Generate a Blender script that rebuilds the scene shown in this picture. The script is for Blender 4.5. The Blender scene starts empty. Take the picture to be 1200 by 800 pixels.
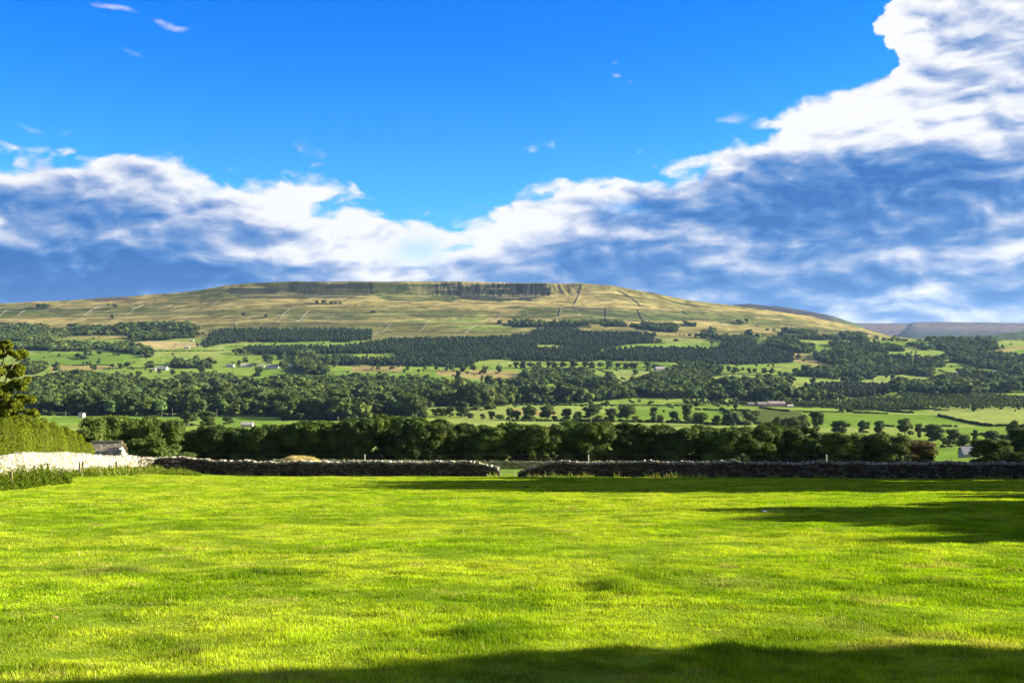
import bpy, math, random
import numpy as np
R = math.radians
SC = bpy.context.scene
COL = SC.collection
F = 1167.0                      # focal length in photo pixels (35 mm on a 36 mm sensor)
EXPO = 2.1
SUN_AZ, SUN_EL = R(84), R(17)
rng = np.random.default_rng(7)
random.seed(7)

# ------------------------------------------------------------------ helpers
def lat(seed, n=256):
    return np.random.default_rng(seed).random((n, n))
_L = {}
def vn(x, y, seed=0):
    if seed not in _L: _L[seed] = lat(seed)
    t = _L[seed]; xi = np.floor(x).astype(int); yi = np.floor(y).astype(int)
    fx = x - xi; fy = y - yi; fx = fx*fx*(3-2*fx); fy = fy*fy*(3-2*fy)
    a = t[xi & 255, yi & 255]; b = t[(xi+1) & 255, yi & 255]
    c = t[xi & 255, (yi+1) & 255]; d = t[(xi+1) & 255, (yi+1) & 255]
    return (a*(1-fx)+b*fx)*(1-fy) + (c*(1-fx)+d*fx)*fy
def fbm(x, y, seed=0, o=4):
    s = 0; a = .5; n = 0
    for i in range(o):
        s = s + a*vn(x*2**i+i*17.3, y*2**i+i*9.1, seed+i); n += a; a *= .5
    return s/n
def sstep(a, b, x):
    t = np.clip((x-a)/(b-a), 0, 1); return t*t*(3-2*t)

def mesh(name, V, faces, col=None, smooth=False):
    """faces: list of (m,k) int arrays"""
    me = bpy.data.meshes.new(name)
    V = np.asarray(V, dtype=np.float32)
    me.vertices.add(len(V)); me.vertices.foreach_set('co', V.ravel())
    faces = [np.asarray(f, dtype=np.int32) for f in faces if len(f)]
    nl = sum(f.size for f in faces); npol = sum(len(f) for f in faces)
    me.loops.add(nl); me.polygons.add(npol)
    me.loops.foreach_set('vertex_index', np.concatenate([f.ravel() for f in faces]))
    st = []; o = 0
    for f in faces:
        st.append(o + np.arange(len(f), dtype=np.int32)*f.shape[1]); o += f.size
    me.polygons.foreach_set('loop_start', np.concatenate(st))
    me.update(calc_edges=True)
    me.polygons.foreach_set('use_smooth', np.full(npol, smooth, dtype=bool))
    if col is not None:
        c = np.ones((len(V), 4), dtype=np.float32); c[:, :3] = col
        at = me.color_attributes.new('col', 'FLOAT_COLOR', 'POINT')
        at.data.foreach_set('color', c.ravel())
    me.validate()
    return me
def ob(name, me, mat=None, parent=None, loc=None):
    o = bpy.data.objects.new(name, me)
    if mat is not None and me is not None and not len(me.materials): me.materials.append(mat)
    COL.objects.link(o)
    if parent is not None: o.parent = parent
    if loc is not None: o.location = loc
    return o
def tag(o, label=None, cat=None, group=None, kind=None):
    if label: o['label'] = label
    if cat: o['category'] = cat
    if group: o['group'] = group
    if kind: o['kind'] = kind
    return o
def empty(name, loc, label, cat, group=None, rz=0):
    o = bpy.data.objects.new(name, None); COL.objects.link(o)
    o.location = loc; o.rotation_euler = (0, 0, rz); o.empty_display_size = .5
    return tag(o, label, cat, group)
class MB:
    def __init__(s): s.V = []; s.Q = []; s.T = []; s.C = []; s.n = 0
    def add(s, V, Q=None, T=None, c=(1, 1, 1)):
        V = np.asarray(V, float); s.V.append(V)
        if Q is not None and len(Q): s.Q.append(np.asarray(Q)+s.n)
        if T is not None and len(T): s.T.append(np.asarray(T)+s.n)
        s.C.append(np.broadcast_to(np.asarray(c, float), (len(V), 3))); s.n += len(V)
    def box(s, c, sz, rz=0, c3=(1, 1, 1), tilt=0):
        x, y, z = [v/2 for v in sz]
        P = np.array([[i*x, j*y, k*z] for k in (-1, 1) for j in (-1, 1) for i in (-1, 1)])
        if tilt: 
            ct, st_ = math.cos(tilt), math.sin(tilt); P = np.stack([P[:, 0]*ct+P[:, 2]*st_, P[:, 1], -P[:, 0]*st_+P[:, 2]*ct], 1)
        cz, sz_ = math.cos(rz), math.sin(rz)
        P = np.stack([P[:, 0]*cz-P[:, 1]*sz_, P[:, 0]*sz_+P[:, 1]*cz, P[:, 2]], 1)+np.array(c)
        s.add(P, BQ, None, c3)
    def tube(s, p0, p1, r0, r1, n=7, c=(1, 1, 1)):
        p0 = np.array(p0, float); p1 = np.array(p1, float); d = p1-p0; d /= np.linalg.norm(d)+1e-9
        a = np.cross(d, [0, 0, 1.]); a = a if np.linalg.norm(a) > .05 else np.cross(d, [1., 0, 0]); a /= np.linalg.norm(a); b = np.cross(d, a)
        t = np.arange(n)*2*math.pi/n
        ring = np.cos(t)[:, None]*a+np.sin(t)[:, None]*b
        V = np.concatenate([p0+ring*r0, p1+ring*r1]); i = np.arange(n); j = (i+1) % n
        s.add(V, np.stack([i, j, j+n, i+n], 1), np.array([[n, n+k, n+k+1] for k in range(1, n-1)]), c)
    def mesh(s, name, smooth=False):
        f = []
        if s.Q: f.append(np.concatenate(s.Q))
        if s.T: f.append(np.concatenate(s.T))
        return mesh(name, np.concatenate(s.V), f, np.concatenate(s.C), smooth)
BQ = np.array([[0, 2, 3, 1], [4, 5, 7, 6], [0, 1, 5, 4], [2, 6, 7, 3], [0, 4, 6, 2], [1, 3, 7, 5]])

# ------------------------------------------------------------------ materials
def nodes(m):
    m.use_nodes = True; nt = m.node_tree; nt.nodes.clear(); return nt
def mat_attr(name, rough=.9, nscale=None, namp=.25, trans=0., objrand=0., bump=0., tint=(1, 1, 1), spec=.2, nscale2=None, transtint=(1.1, 1.15, .6)):
    """base colour = 'col' attribute x tint x noise"""
    m = bpy.data.materials.new(name); nt = nodes(m); N = nt.nodes; L = nt.links
    out = N.new('ShaderNodeOutputMaterial'); b = N.new('ShaderNodeBsdfPrincipled')
    b.inputs['Roughness'].default_value = rough; b.inputs['Specular IOR Level'].default_value = spec
    at = N.new('ShaderNodeAttribute'); at.attribute_name = 'col'
    mx = N.new('ShaderNodeMix'); mx.data_type = 'RGBA'; mx.blend_type = 'MULTIPLY'; mx.inputs[0].default_value = 1
    L.new(at.outputs['Color'], mx.inputs[6]); mx.inputs[7].default_value = (*tint, 1)
    c = mx.outputs[2]
    geo = N.new('ShaderNodeNewGeometry')
    for k, sc in enumerate([nscale, nscale2]):
        if not sc: continue
        n = N.new('ShaderNodeTexNoise'); n.inputs['Scale'].default_value = sc; n.inputs['Detail'].default_value = 5; n.inputs['Roughness'].default_value = .65
        L.new(geo.outputs['Position'], n.inputs['Vector'])
        mr = N.new('ShaderNodeMapRange'); mr.inputs[1].default_value = .3; mr.inputs[2].default_value = .7
        mr.inputs[3].default_value = 1-namp; mr.inputs[4].default_value = 1+namp
        L.new(n.outputs['Fac'], mr.inputs[0])
        m2 = N.new('ShaderNodeVectorMath'); m2.operation = 'SCALE'; L.new(c, m2.inputs[0]); L.new(mr.outputs[0], m2.inputs['Scale']); c = m2.outputs[0]
        if bump and k == 0:
            bp = N.new('ShaderNodeBump'); bp.inputs['Strength'].default_value = bump; bp.inputs['Distance'].default_value = .05
            L.new(n.outputs['Fac'], bp.inputs['Height']); L.new(bp.outputs[0], b.inputs['Normal'])
    if objrand:
        oi = N.new('ShaderNodeObjectInfo'); mr = N.new('ShaderNodeMapRange'); mr.inputs[3].default_value = 1-objrand; mr.inputs[4].default_value = 1+objrand
        L.new(oi.outputs['Random'], mr.inputs[0])
        m2 = N.new('ShaderNodeVectorMath'); m2.operation = 'SCALE'; L.new(c, m2.inputs[0]); L.new(mr.outputs[0], m2.inputs['Scale']); c = m2.outputs[0]
    L.new(c, b.inputs['Base Color'])
    if trans:
        tr = N.new('ShaderNodeBsdfTranslucent'); mm = N.new('ShaderNodeVectorMath'); mm.operation = 'MULTIPLY'; mm.inputs[1].default_value = transtint
        L.new(c, mm.inputs[0]); L.new(mm.outputs[0], tr.inputs['Color'])
        ms = N.new('ShaderNodeMixShader'); ms.inputs[0].default_value = trans
        L.new(b.outputs[0], ms.inputs[1]); L.new(tr.outputs[0], ms.inputs[2]); L.new(ms.outputs[0], out.inputs[0])
    else: L.new(b.outputs[0], out.inputs[0])
    return m
M_LAND = mat_attr('land_cover', nscale=.035, namp=.16, nscale2=.25, spec=.0)
M_PAST = mat_attr('pasture_soil', nscale=1.2, namp=.25, nscale2=14, spec=.0)
M_GRASS = mat_attr('grass_blade', rough=.8, trans=.40, spec=.0, transtint=(1.15, 1.2, .35))
M_LEAF = mat_attr('foliage', rough=.65, trans=.3, objrand=.16, spec=.12)
M_LEAFB = mat_attr('sunny_foliage', rough=.65, trans=.35, objrand=.05, spec=.12)
M_WOOD = mat_attr('woodland_foliage', rough=.7, trans=.18, spec=.05)
M_BARK = mat_attr('bark', nscale=6, namp=.3)
M_STONE = mat_attr('dry_stone', nscale=9, namp=.28, bump=.5, spec=.02)
M_FAR = mat_attr('weathered_stone', nscale=.8, namp=.15)
M_ROOF = mat_attr('stone_slate', nscale=5, namp=.3, spec=.0)
M_TIMBER = mat_attr('weathered_timber', nscale=8, namp=.25)

# ------------------------------------------------------------------ terrain
def pl(d): return 400+(1.7+.117*d)/d*F
AN = np.array([(60, pl(60)), (88, pl(88)), (120, pl(120)), (150, pl(150)), (190, 548.5), (230, 549), (300, 545), (380, 537), (480, 526), (600, 514), (750, 502),
    (930, 490), (1150, 481), (1380, 473), (1600, 465), (1850, 452), (2080, 441), (2300, 430), (2520, 417), (2750, 405), (2980, 393.5), (3100, 387), (3230, 380.5),
    (3340, 375.5), (3430, 367.5), (3540, 362), (3640, 352), (3720, 345), (3830, 331)])
SKX = np.array([-900, -300, 0, 60, 150, 200, 235, 262, 300, 350, 400, 500, 600, 680, 720, 760, 800, 850, 900, 950, 1000, 1030, 1052, 1080, 1400, 2200.])
SKY = np.array([372, 362, 356, 353, 348, 343, 339, 334, 330.6, 329, 329, 330, 331, 332, 335, 342, 350, 357, 363, 370, 381, 389, 398, 403, 404, 404.])
D_RIM = 3830.
def rows(d, X):
    """photo row of the ground at depth d in column X"""
    X = np.asarray(X, float)
    S = np.interp(X, SKX, SKY)
    Ss = sum(np.interp(X+q, SKX, SKY) for q in (-90, -60, -30, 0, 30, 60, 90))/7
    tt = sstep(3350, 3780, d); S = Ss*(1-tt)+S*tt
    s0 = np.interp(d, AN[:, 0], AN[:, 1])
    steep = sstep(250, 345, X)*(1-sstep(620, 760, X))
    s1 = np.interp(d, [3600, 3700, 3785, 3830], [355, 349, 345, 331])
    s0 = np.where(d > 3600, s0*(1-steep)+s1*steep, s0)
    k = (400-S)/(400-331.)
    r = np.where(s0 < 400, 400-(400-s0)*k, s0)
    return r
def terr(d, X):
    d = np.asarray(d, float); X = np.asarray(X, float)
    r = rows(np.minimum(d, D_RIM), X)
    z = -(r-400)/F*np.minimum(d, D_RIM)
    # the right-hand dale floor and the moors behind the ridge
    far = np.maximum(d-D_RIM, 0)
    ridge = sstep(1075, 985, X)
    zplat = z + far*.004 - np.maximum(d-5200, 0)*.06
    zval = np.interp(d, [3830, 4600, 5600, 6600, 7800, 9000, 9800, 10600, 13000], [-12, -32, -34, -10, 55, 120, 178, 196, 150])
    zval = zval - np.where(d < 3830, 0, 0)
    moor2 = np.interp(X, [600, 700, 790, 850, 880, 920, 975, 1010, 1050], [0, 60, 180, 216, 224, 206, 156, 95., -120])*np.exp(-((d-6000)/700.)**2)
    z2 = zplat*ridge+zval*(1-ridge)
    z2 = np.where(d > D_RIM, z2, z)
    rr = np.interp(X, [900, 1000, 1080, 1150, 1200, 1300], [0, 4, 12, 6, 0, 0])*np.exp(-((d-10300)/1200.)**2)
    z2 = np.maximum(z2+rr, np.where(d > 4600, moor2, -999))
    far_m = np.interp(d, [6800, 9800, 10600, 13000], [-100, 170, 194, 150])
    z2 = np.maximum(z2, np.where(d > 6800, far_m, -999))
    # green spur rising from the right
    z2 = z2+np.interp(X, [1080, 1140, 1200, 1300], [0, 22, 62, 90.])*np.exp(-((d-5000)/700.)**2)
    x = (X-600)/F*d
    amp = sstep(260, 900, d)
    hz = sstep(2700, 3300, d)*(1-sstep(3800, 3830, d))
    z2 = z2+amp*((fbm(x/240, d/240, 11, 4)-.5)*9*(1-hz*.3) + (fbm(x/60, d/60, 15, 3)-.5)*2.5)
    # gullies cut into the scar
    scar = sstep(3690, 3760, d)*(1-sstep(3822, 3832, d))*sstep(300, 340, X)*(1-sstep(640, 700, X))
    g = np.abs(fbm(X/(6.+5*vn(X/25., X*0, 27))+d/45., d/120., 21, 4)-.5)*2*(.25+.75*sstep(480, 540, X))+.28*(1-sstep(480, 540, X))*.7
    z2 = z2+scar*(g-.28)*(4+7*fbm(X/40., d*0, 23, 2))
    # terraces along the hillside
    tz = sstep(2950, 3100, d)*(1-sstep(3600, 3700, d))
    z2 = z2+tz*6*np.sin((d+30*fbm(X/90., d*0, 31, 2))/46.)
    # a low rise under the left field corner
    z2 = z2+.4*np.exp(-((x+36)/6.)**2)*sstep(50, 75, d)*(1-sstep(105, 125, d))
    return z2
xs_in = np.arange(-60, 1261, 1.25)
XCOLS = np.concatenate([np.linspace(-2600, -100, 50), xs_in, np.linspace(1300, 3800, 50)])
DD = [88.]
for k in range(len(AN)-2):
    a, b = AN[k+1, 0], AN[k+2, 0]
    n = 10 if b <= 300 else int(max(10, abs(AN[k+2, 1]-AN[k+1, 1])*1.7))
    if b > 2900: n = int(n*1.25)
    DD += list(np.linspace(a, b, n+1)[1:])
DD += [3840, 3870, 3950, 4100] + list(np.linspace(4250, 11000, 110)) + [12000, 13000]
DD = np.array(DD)
GX, GD = np.meshgrid(XCOLS, DD)
GZ = terr(GD, GX)
def gz(x, y):
    """ground height at world x, y (arrays)"""
    x = np.asarray(x, float); y = np.asarray(y, float)
    X = 600+F*x/np.maximum(y, 20)
    i = np.clip(np.searchsorted(DD, y)-1, 0, len(DD)-2); j = np.clip(np.searchsorted(XCOLS, X)-1, 0, len(XCOLS)-2)
    fy = np.clip((y-DD[i])/(DD[i+1]-DD[i]), 0, 1); fx = np.clip((X-XCOLS[j])/(XCOLS[j+1]-XCOLS[j]), 0, 1)
    t = (GZ[i, j]*(1-fx)+GZ[i, j+1]*fx)*(1-fy)+(GZ[i+1, j]*(1-fx)+GZ[i+1, j+1]*fx)*fy
    return np.where(y < 88, near_z(x, y), t)
def near_z(x, y):
    base = -1.7-.117*np.maximum(y, -30)+.0*x
    b = .4*np.exp(-((x+36)/6.)**2)*sstep(50, 75, y)
    n = (fbm(x/2.2, y/2.2, 41, 3)-.5)*.085+(fbm(x/.55, y/.55, 45, 2)-.5)*.04+(fbm(x/14, y/14, 49, 2)-.5)*.4*sstep(10, 30, y)*(1-sstep(80, 88, y))
    return base+b+n*(1-sstep(84, 88, y))
GROW = 400-GZ/GD*F
VIS = np.minimum.accumulate(GROW, axis=0)
def pick(X, Y, dmin=110):
    """world point where the ground is seen at photo pixel X, Y"""
    j = int(np.clip(np.searchsorted(XCOLS, X), 0, len(XCOLS)-1))
    c = GROW[:, j]; ok = np.where((c <= Y) & (DD > dmin) & (DD < 6500))[0]
    if not len(ok):
        m_ = np.where((DD > dmin) & (DD < 3900))[0]; i = m_[np.argmin(c[m_])]; x = (X-600)/F*DD[i]
        return x, float(DD[i]), float(gz(x, DD[i]))
    i = ok[0]
    if i > 0 and c[i-1] > Y: 
        t = (c[i-1]-Y)/(c[i-1]-c[i]); d = DD[i-1]+t*(DD[i]-DD[i-1])
    else: d = DD[i]
    x = (X-600)/F*d
    return x, d, float(gz(x, d))
def inpoly(X, Y, P):
    P = np.array(P, float); r = np.zeros(X.shape, bool)
    bb = (X >= P[:, 0].min()) & (X <= P[:, 0].max()) & (Y >= P[:, 1].min()) & (Y <= P[:, 1].max())
    xx, yy = X[bb], Y[bb]; q = np.zeros(xx.shape, bool)
    j = len(P)-1
    for i in range(len(P)):
        xi, yi = P[i]; xj, yj = P[j]
        c = (yi > yy) != (yj > yy)
        with np.errstate(divide='ignore', invalid='ignore'):
            q ^= c & (xx < (xj-xi)*(yy-yi)/(yj-yi+1e-12)+xi)
        j = i
    r[bb] = q
    return r

WOODS = [  # (kind, fill, outline)  b = broadleaf, c = conifer plantation, s = young trees
 ('b', .95, [(0,380),(45,380),(57,384),(45,388),(85,389),(88,384),(120,384),(113,391),(105,393),(93,399),(88,404),(140,404),(160,404),(178,412),(195,420),(182,427),(165,425),(155,413),(140,412.5),(100,411),(60,411),(20,409),(0,408)]),
 ('b', .95, [(112,384),(160,382),(200,379.5),(265,381),(268,387),(245,388.5),(200,389),(170,388),(160,392),(200,393),(240,393),(200,398),(165,399),(150,401),(125,400),(127,395),(115,392)]),
 ('c', 1., [(245,392),(262,387),(300,386),(400,386),(436,388),(436,399),(400,400),(345,400.5),(300,400),(260,402),(240,406.5),(236,404),(245,398)]),
 ('c', 1., [(285,408),(320,407),(400,407),(420,404),(465,398),(600,396),(600,420),(570,421),(555,427),(540,431),(520,430),(470,428),(430,428),(400,427.5),(395,423),(440,421),(467,420),(462,413.5),(400,414),(300,415.5),(290,413)]),
 ('c', 1., [(600,393),(618,394),(632,385),(670,384),(685,391),(740,391),(768,393),(765,401),(735,403),(703,409),(704,421),(690,423),(600,422),(600,396)]),
 ('c', 1., [(704,414),(722,409),(800,409),(840,410),(846,403),(850,397),(868,398),(890,407),(930,416),(930,424),(880,426),(850,427.5),(800,425),(720,423),(704,421)]),
 ('b', .8, [(600,378.5),(660,378.5),(735,379.5),(735,382),(660,383),(600,382.5)]),
 ('b', .95, [(738,380),(800,379),(840,383),(838,390),(800,391),(760,386),(738,382.5)]),
 ('b', .95, [(918,389),(945,389),(985,399),(1000,411),(985,412),(960,403),(950,413),(935,413.5),(898,405),(898,400),(915,396)]),
 ('b', 1., [(985,391),(1010,393),(1020,403),(1000,404),(985,397)]),
 ('b', .6, [(890,392),(915,394),(912,397),(888,396)]),
 ('b', .7, [(800,395),(890,397),(885,402),(860,402),(800,398)]),
 ('b', .66, [(955,416),(985,409),(1000,406),(1040,402),(1090,415),(1112,432),(1092,442),(1060,438),(1020,440),(1028,447),(990,452),(950,450),(948,444),(925,442),(945,436),(990,430),(975,427),(955,421)]),
 ('b', .5, [(1020,400),(1060,401),(1110,415),(1110,425),(1080,418)]),
 ('b', .5, [(1080,424),(1110,414),(1150,416),(1200,416),(1200,459),(1150,461),(1100,462),(1070,455),(1095,446),(1120,440),(1110,426)]),
 ('b', .45, [(1088,398),(1160,399),(1175,408),(1130,414),(1090,408)]),
 ('b', .8, [(800,427),(830,428),(848,431),(845,438),(832,440),(832,450),(850,448),(870,451),(900,448),(928,448),(928,453),(912,456),(940,459),(940,466),(990,463),(1005,470),(900,474),(800,473),(745,469),(720,465),(700,461),(733,454),(745,446),(770,441),(790,434)]),
 ('b', .75, [(602,437),(625,438),(640,435),(700,436),(715,441),(722,449),(733,455),(715,456),(690,454),(640,454),(610,456),(596,452),(625,448),(605,441)]),
 ('b', .55, [(600,463),(620,464),(655,464),(664,457),(700,463),(740,462),(800,464),(800,473),(720,473),(640,472),(600,472)]),
 ('b', 1., [(18,455),(60,442),(70,441),(110,441),(140,444),(165,450),(200,448),(230,443),(270,441),(280,449),(310,450),(330,446),(400,445),(460,446),(520,448),(535,455),(560,459),(600,460),(606,470),(575,479),(540,480),(500,478),(440,472),(400,474),(370,481),(330,485),(290,484.5),(240,483),(200,483),(150,485),(100,487),(60,486),(18,482)]),
 ('b', 1., [(27,427),(37,423),(50,422),(57,429),(50,434),(40,438),(27,438)]),
 ('b', .95, [(74,422),(90,418),(110,422),(139,420),(139,427),(74,427.5)]),
 ('b', .95, [(200,428),(220,421),(245,424),(251,431),(200,431)]),
 ('b', .7, [(255,419),(285,412),(296,414),(270,422),(258,424)]),
 ('b', .95, [(345,416),(370,415),(371,425),(385,432),(382,439),(355,439),(345,431)]),
 ('b', .8, [(372,422),(400,420),(438,420),(438,427),(400,427.5),(380,427)]),
 ('s', .9, [(800,465),(850,464),(930,467),(1000,469),(1075,464),(1130,465),(1160,463),(1200,467),(1200,478),(1130,479.5),(1050,479.5),(1000,480),(960,477),(880,475),(840,474),(800,474)]),
 ('c', .9, [(942,455),(975,451),(1040,454),(1043,462),(1000,466),(950,465)]),
 ('b', .9, [(1040,449),(1080,450),(1120,459),(1110,463),(1050,463)]),
 ('b', .9, [(125,487),(330,487),(330,485),(125,485.5)]),
 ('b', .5, [(330,486),(440,474),(500,479),(500,488),(440,492),(330,492)]),
]
CLEAR = [[(629,404),(662,404),(662,409),(629,409)], [(110,392),(125,392),(125,395),(112,395)], [(140,474),(165,476),(165,480),(140,480)], [(385,471),(432,472),(432,481),(385,480)], [(1175,440),(1190,440),(1190,443),(1175,443)], [(1092,430),(1108,431),(1112,445),(1095,441)], [(1140,432),(1172,436),(1172,441),(1142,440)],[(60,482),(92,483),(92,488),(60,488)]]
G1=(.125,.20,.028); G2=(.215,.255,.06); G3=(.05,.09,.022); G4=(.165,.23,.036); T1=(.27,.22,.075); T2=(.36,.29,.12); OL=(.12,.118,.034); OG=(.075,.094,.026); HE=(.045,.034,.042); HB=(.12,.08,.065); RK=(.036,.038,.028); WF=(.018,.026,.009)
FIELDS = [  # (colour, outline)
 (G1,[(15,412),(60,413),(160,412.5),(165,424),(139,427),(60,428),(40,432),(15,420)]), (G2,[(20,409),(55,410),(30,417),(15,415)]),
 (T1,[(58,428),(138,427.5),(133,434),(100,437),(60,436)]), (G4,[(55,436),(100,437),(138,429),(200,431),(330,432),(420,430),(420,443),(320,447),(270,441),(200,446),(140,443),(60,441)]),
 (T2,[(150,401),(165,399),(205,400),(240,401.5),(238,406),(200,409),(165,408)]), (G2,[(170,412),(263,412),(265,418),(252,421),(240,421),(215,418),(185,418)]),
 (T1,[(110,391),(126,391),(126,395),(110,396)]), (G2,[(45,385),(85,384),(86,388),(50,388)]),
 (G4,[(263,408),(285,406),(300,402),(340,400.5),(340,405),(300,407),(284,410),(264,411)]), (G1,[(262,405),(285,403),(285,407),(262,408.5)]), (G4,[(265,421),(290,416.5),(345,415),(345,424),(300,426),(262,427)]),
 (G4,[(360,401),(400,399),(460,400),(445,405),(400,405),(362,405)]), (G4,[(370,415),(465,414.5),(465,420),(400,421),(372,422)]),
 (T1,[(412,428),(470,429),(472,436),(412,436)]), (G1,[(305,434),(400,436),(520,436),(520,444),(330,446),(305,440)]), (G3,[(332,431),(356,430),(356,440),(335,440)]),
 (G4,[(470,429),(560,431),(760,424),(760,436),(640,434),(560,438),(470,437)]), (T1,[(510,434),(560,433),(640,438),(640,442),(560,444),(512,439)]), (G4,[(540,446),(620,442),(605,448),(598,456),(560,457),(535,452)]),
 (G4,[(600,420),(640,421),(704,422),(704,427),(600,426)]), (G2,[(715,434),(782,434),(784,439),(755,448),(735,450),(720,442)]), (G1,[(703,425),(780,424),(790,431),(703,432)]),
 (OG,[(600,459),(612,454),(662,455),(655,464),(620,464),(600,463)]), (T2,[(612,452.5),(630,452.5),(630,456),(612,456)]), (G4,[(664,452),(735,455),(730,460),(700,461),(670,457)]),
 (G4,[(845,427),(870,425),(930,424),(975,430),(945,436),(920,440),(860,437),(846,433)]), (G2,[(905,429),(975,429.5),(940,433),(900,432)]), (G3,[(830,437),(860,439),(850,442),(832,442)]), (G2,[(831,442),(862,438.5),(920,440),(948,445),(945,452),(915,452),(870,451),(840,447)]),
 (G4,[(850,458),(865,457),(863,461),(852,460)]), (G2,[(912,454),(930,451),(950,450),(950,458),(925,460)]),
 (G4,[(800,402),(845,402),(840,409),(800,409),(720,408),(735,404),(770,401)]), (G4,[(866,402),(886,403),(884,409),(868,408)]), (T1,[(886,403),(900,405),(940,414),(975,426),(970,430),(930,424),(925,416),(890,407)]),
 (T2,[(1000,417),(1020,422),(1024,426),(990,426)]), (G4,[(990,424),(1000,425),(1000,430),(985,429)]), (G2,[(1008,447),(1030,441),(1060,439),(1092,444),(1098,450),(1060,451),(1020,451)]), (G4,[(1090,433),(1108,432),(1118,442),(1104,446),(1090,441)]),
 (G2,[(1137,431),(1175,437),(1170,443),(1145,440)]), (G4,[(1168,440),(1200,441),(1200,445),(1170,444)]), (T1,[(1140,415),(1200,405),(1200,410),(1150,420)]), (G1,[(1150,418),(1200,409),(1200,420),(1160,424)]),
 (G4,[(950,462),(1080,462),(1080,466),(950,468)]), (T1,[(968,470),(1020,469),(1018,474),(970,475)]), (G4,[(1080,463),(1130,460),(1200,459),(1200,465),(1160,463),(1130,465)]),
 (G4,[(785,473),(870,475),(960,477),(1000,480),(1050,479.5),(1130,479),(1200,478),(1200,482),(1080,484),(1000,483),(940,483),(880,479),(790,480)]),
 (G1,[(600,472.5),(800,473.5),(800,479),(600,475)]), (G2,[(600,475),(720,476),(725,482),(690,485),(600,482)]), (G1,[(720,478),(800,480),(860,482),(860,500),(790,494),(720,493)]), (G3,[(846,478),(866,484),(868,498),(848,499)]),
 (OG,[(855,480),(940,480),(955,484),(955,490),(900,497),(870,494),(866,484)]), (G1,[(938,483),(1000,484),(1100,486),(1140,497),(1060,500),(955,502),(945,492)]), (G2,[(1080,479.5),(1200,479),(1200,498),(1150,498),(1110,489),(1090,485)]), (G1,[(1075,501),(1200,499),(1200,513),(1100,511)]),
 (G2,[(480,492),(600,490),(800,492),(850,497),(850,505),(480,503)]), (G2,[(548,480),(580,478),(600,474),(600,486),(560,490),(545,490)]), (T1,[(600,479),(650,482),(655,488),(602,487)]),
 (G1,[(60,488),(200,487),(330,487),(330,492),(200,494),(60,495)]), (G4,[(195,495),(225,497),(225,535),(200,535),(200,505)]), (G1,[(250,487),(335,487),(335,500),(250,500)]), (T2,[(140,476),(155,476),(165,478),(145,481)]), (G4,[(375,471),(432,472),(432,476),(385,475)]),
 (G4,[(1083,512),(1200,512),(1200,528),(1085,522)]), (G1,[(1080,520),(1140,528),(1145,550),(1080,550)]), (G2,[(560,548),(640,548),(640,553),(560,553)]),
 # hillside
 (T1,[(0,350),(60,349),(130,345),(200,340),(210,352),(120,354),(60,358),(0,358)]), (HB,[(100,351),(115,348),(160,346.5),(140,352),(110,353.5)]), (OG,[(0,362),(200,360),(200,369),(110,372),(0,372)]), (T1,[(0,374),(200,369.5),(300,369),(300,378),(180,381),(60,380),(0,379)]),
 (OL,[(200,340),(260,338),(300,345),(290,353),(200,354)]), (T1,[(200,354),(330,352),(480,355),(640,356),(640,364),(480,364),(330,363),(200,363)]), (OG,[(325,364),(480,364),(560,361),(560,373),(400,376),(325,377)]), (T1,[(415,372),(560,372),(640,372),(640,376),(560,378),(415,377)]),
 (RK,[(255,342),(262,336),(300,334),(330,330),(420,331),(420,342),(440,346),(400,349),(330,350),(270,350)]), (RK,[(500,332),(640,332),(660,336),(640,350),(600,354),(530,350),(500,342)]), (OG,[(420,331),(500,332),(500,342),(540,354),(470,352),(420,345)]),
 ((.026,.026,.024),[(322,331.5),(425,331),(420,340),(398,337),(330,339.5)]), ((.032,.036,.024),[(515,333),(640,333),(640,338),(600,341),(530,340)]),  # rock darkened further: shade of crag and gullies painted into the ground colour
 (T2,[(440,333),(420,330),(600,331),(600,332.5)]), (T1,[(640,332),(700,332),(760,342),(850,357),(950,370),(1050,400),(1020,398),(960,384),(860,370),(740,362),(660,358),(640,352)]), (OG,[(600,359),(720,361),(830,365),(880,366),(870,374),(780,376),(700,376),(600,372)]),
 (T2,[(655,369),(688,368),(686,371),(655,372)]), (OG,[(850,367),(930,370),(950,376),(940,383),(880,376),(850,373)]), (RK,[(668,361),(720,361),(718,364),(670,364)]), (G1,[(475,374),(530,372),(575,372),(570,378),(480,377)]), (G4,[(545,381),(600,380),(640,382),(600,390),(545,389)]),
 (OL,[(440,389),(600,386),(600,394),(460,398),(436,400)]), (RK,[(300,378),(405,377),(400,384),(300,384)]), (RK,[(410,378),(515,378),(500,381),(412,383)]), (T2,[(600,384),(632,383),(620,388),(600,388)]), (T1,[(640,380),(740,382),(790,390),(740,391),(680,390),(640,383)]),
 (OG,[(830,374),(900,376),(910,382),(850,380)]), (OL,[(880,380),(960,384),(1010,394),(980,392),(900,386)]),
]
print('terrain verts', GX.size)
X = GX; Y = GROW; Xc = np.clip(X, 2, 1198)
hl_ = sstep(402, 385, Y)
wx = GX + (fbm(GX/9, GD/60, 61, 2)-.5)*3*(1-hl_)+((fbm(GX/30, GD/40, 65, 3)-.5)*70+(fbm(GX/5, GD/9, 67, 2)-.5)*12)*hl_; wy = Y+(fbm(GX/14, GD/80, 63, 2)-.5)*1.0
xw = (GX-600)/F*GD
colr = np.zeros(GX.shape+(3,))
n1 = fbm(xw/150, GD/150, 71, 3)[..., None]; 
n2 = fbm(xw/500, GD/70, 75, 4)[..., None]
colr[:] = np.array(G4)*(1-sstep(.4, .6, n1))+np.array(G2)*sstep(.4, .6, n1)
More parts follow.
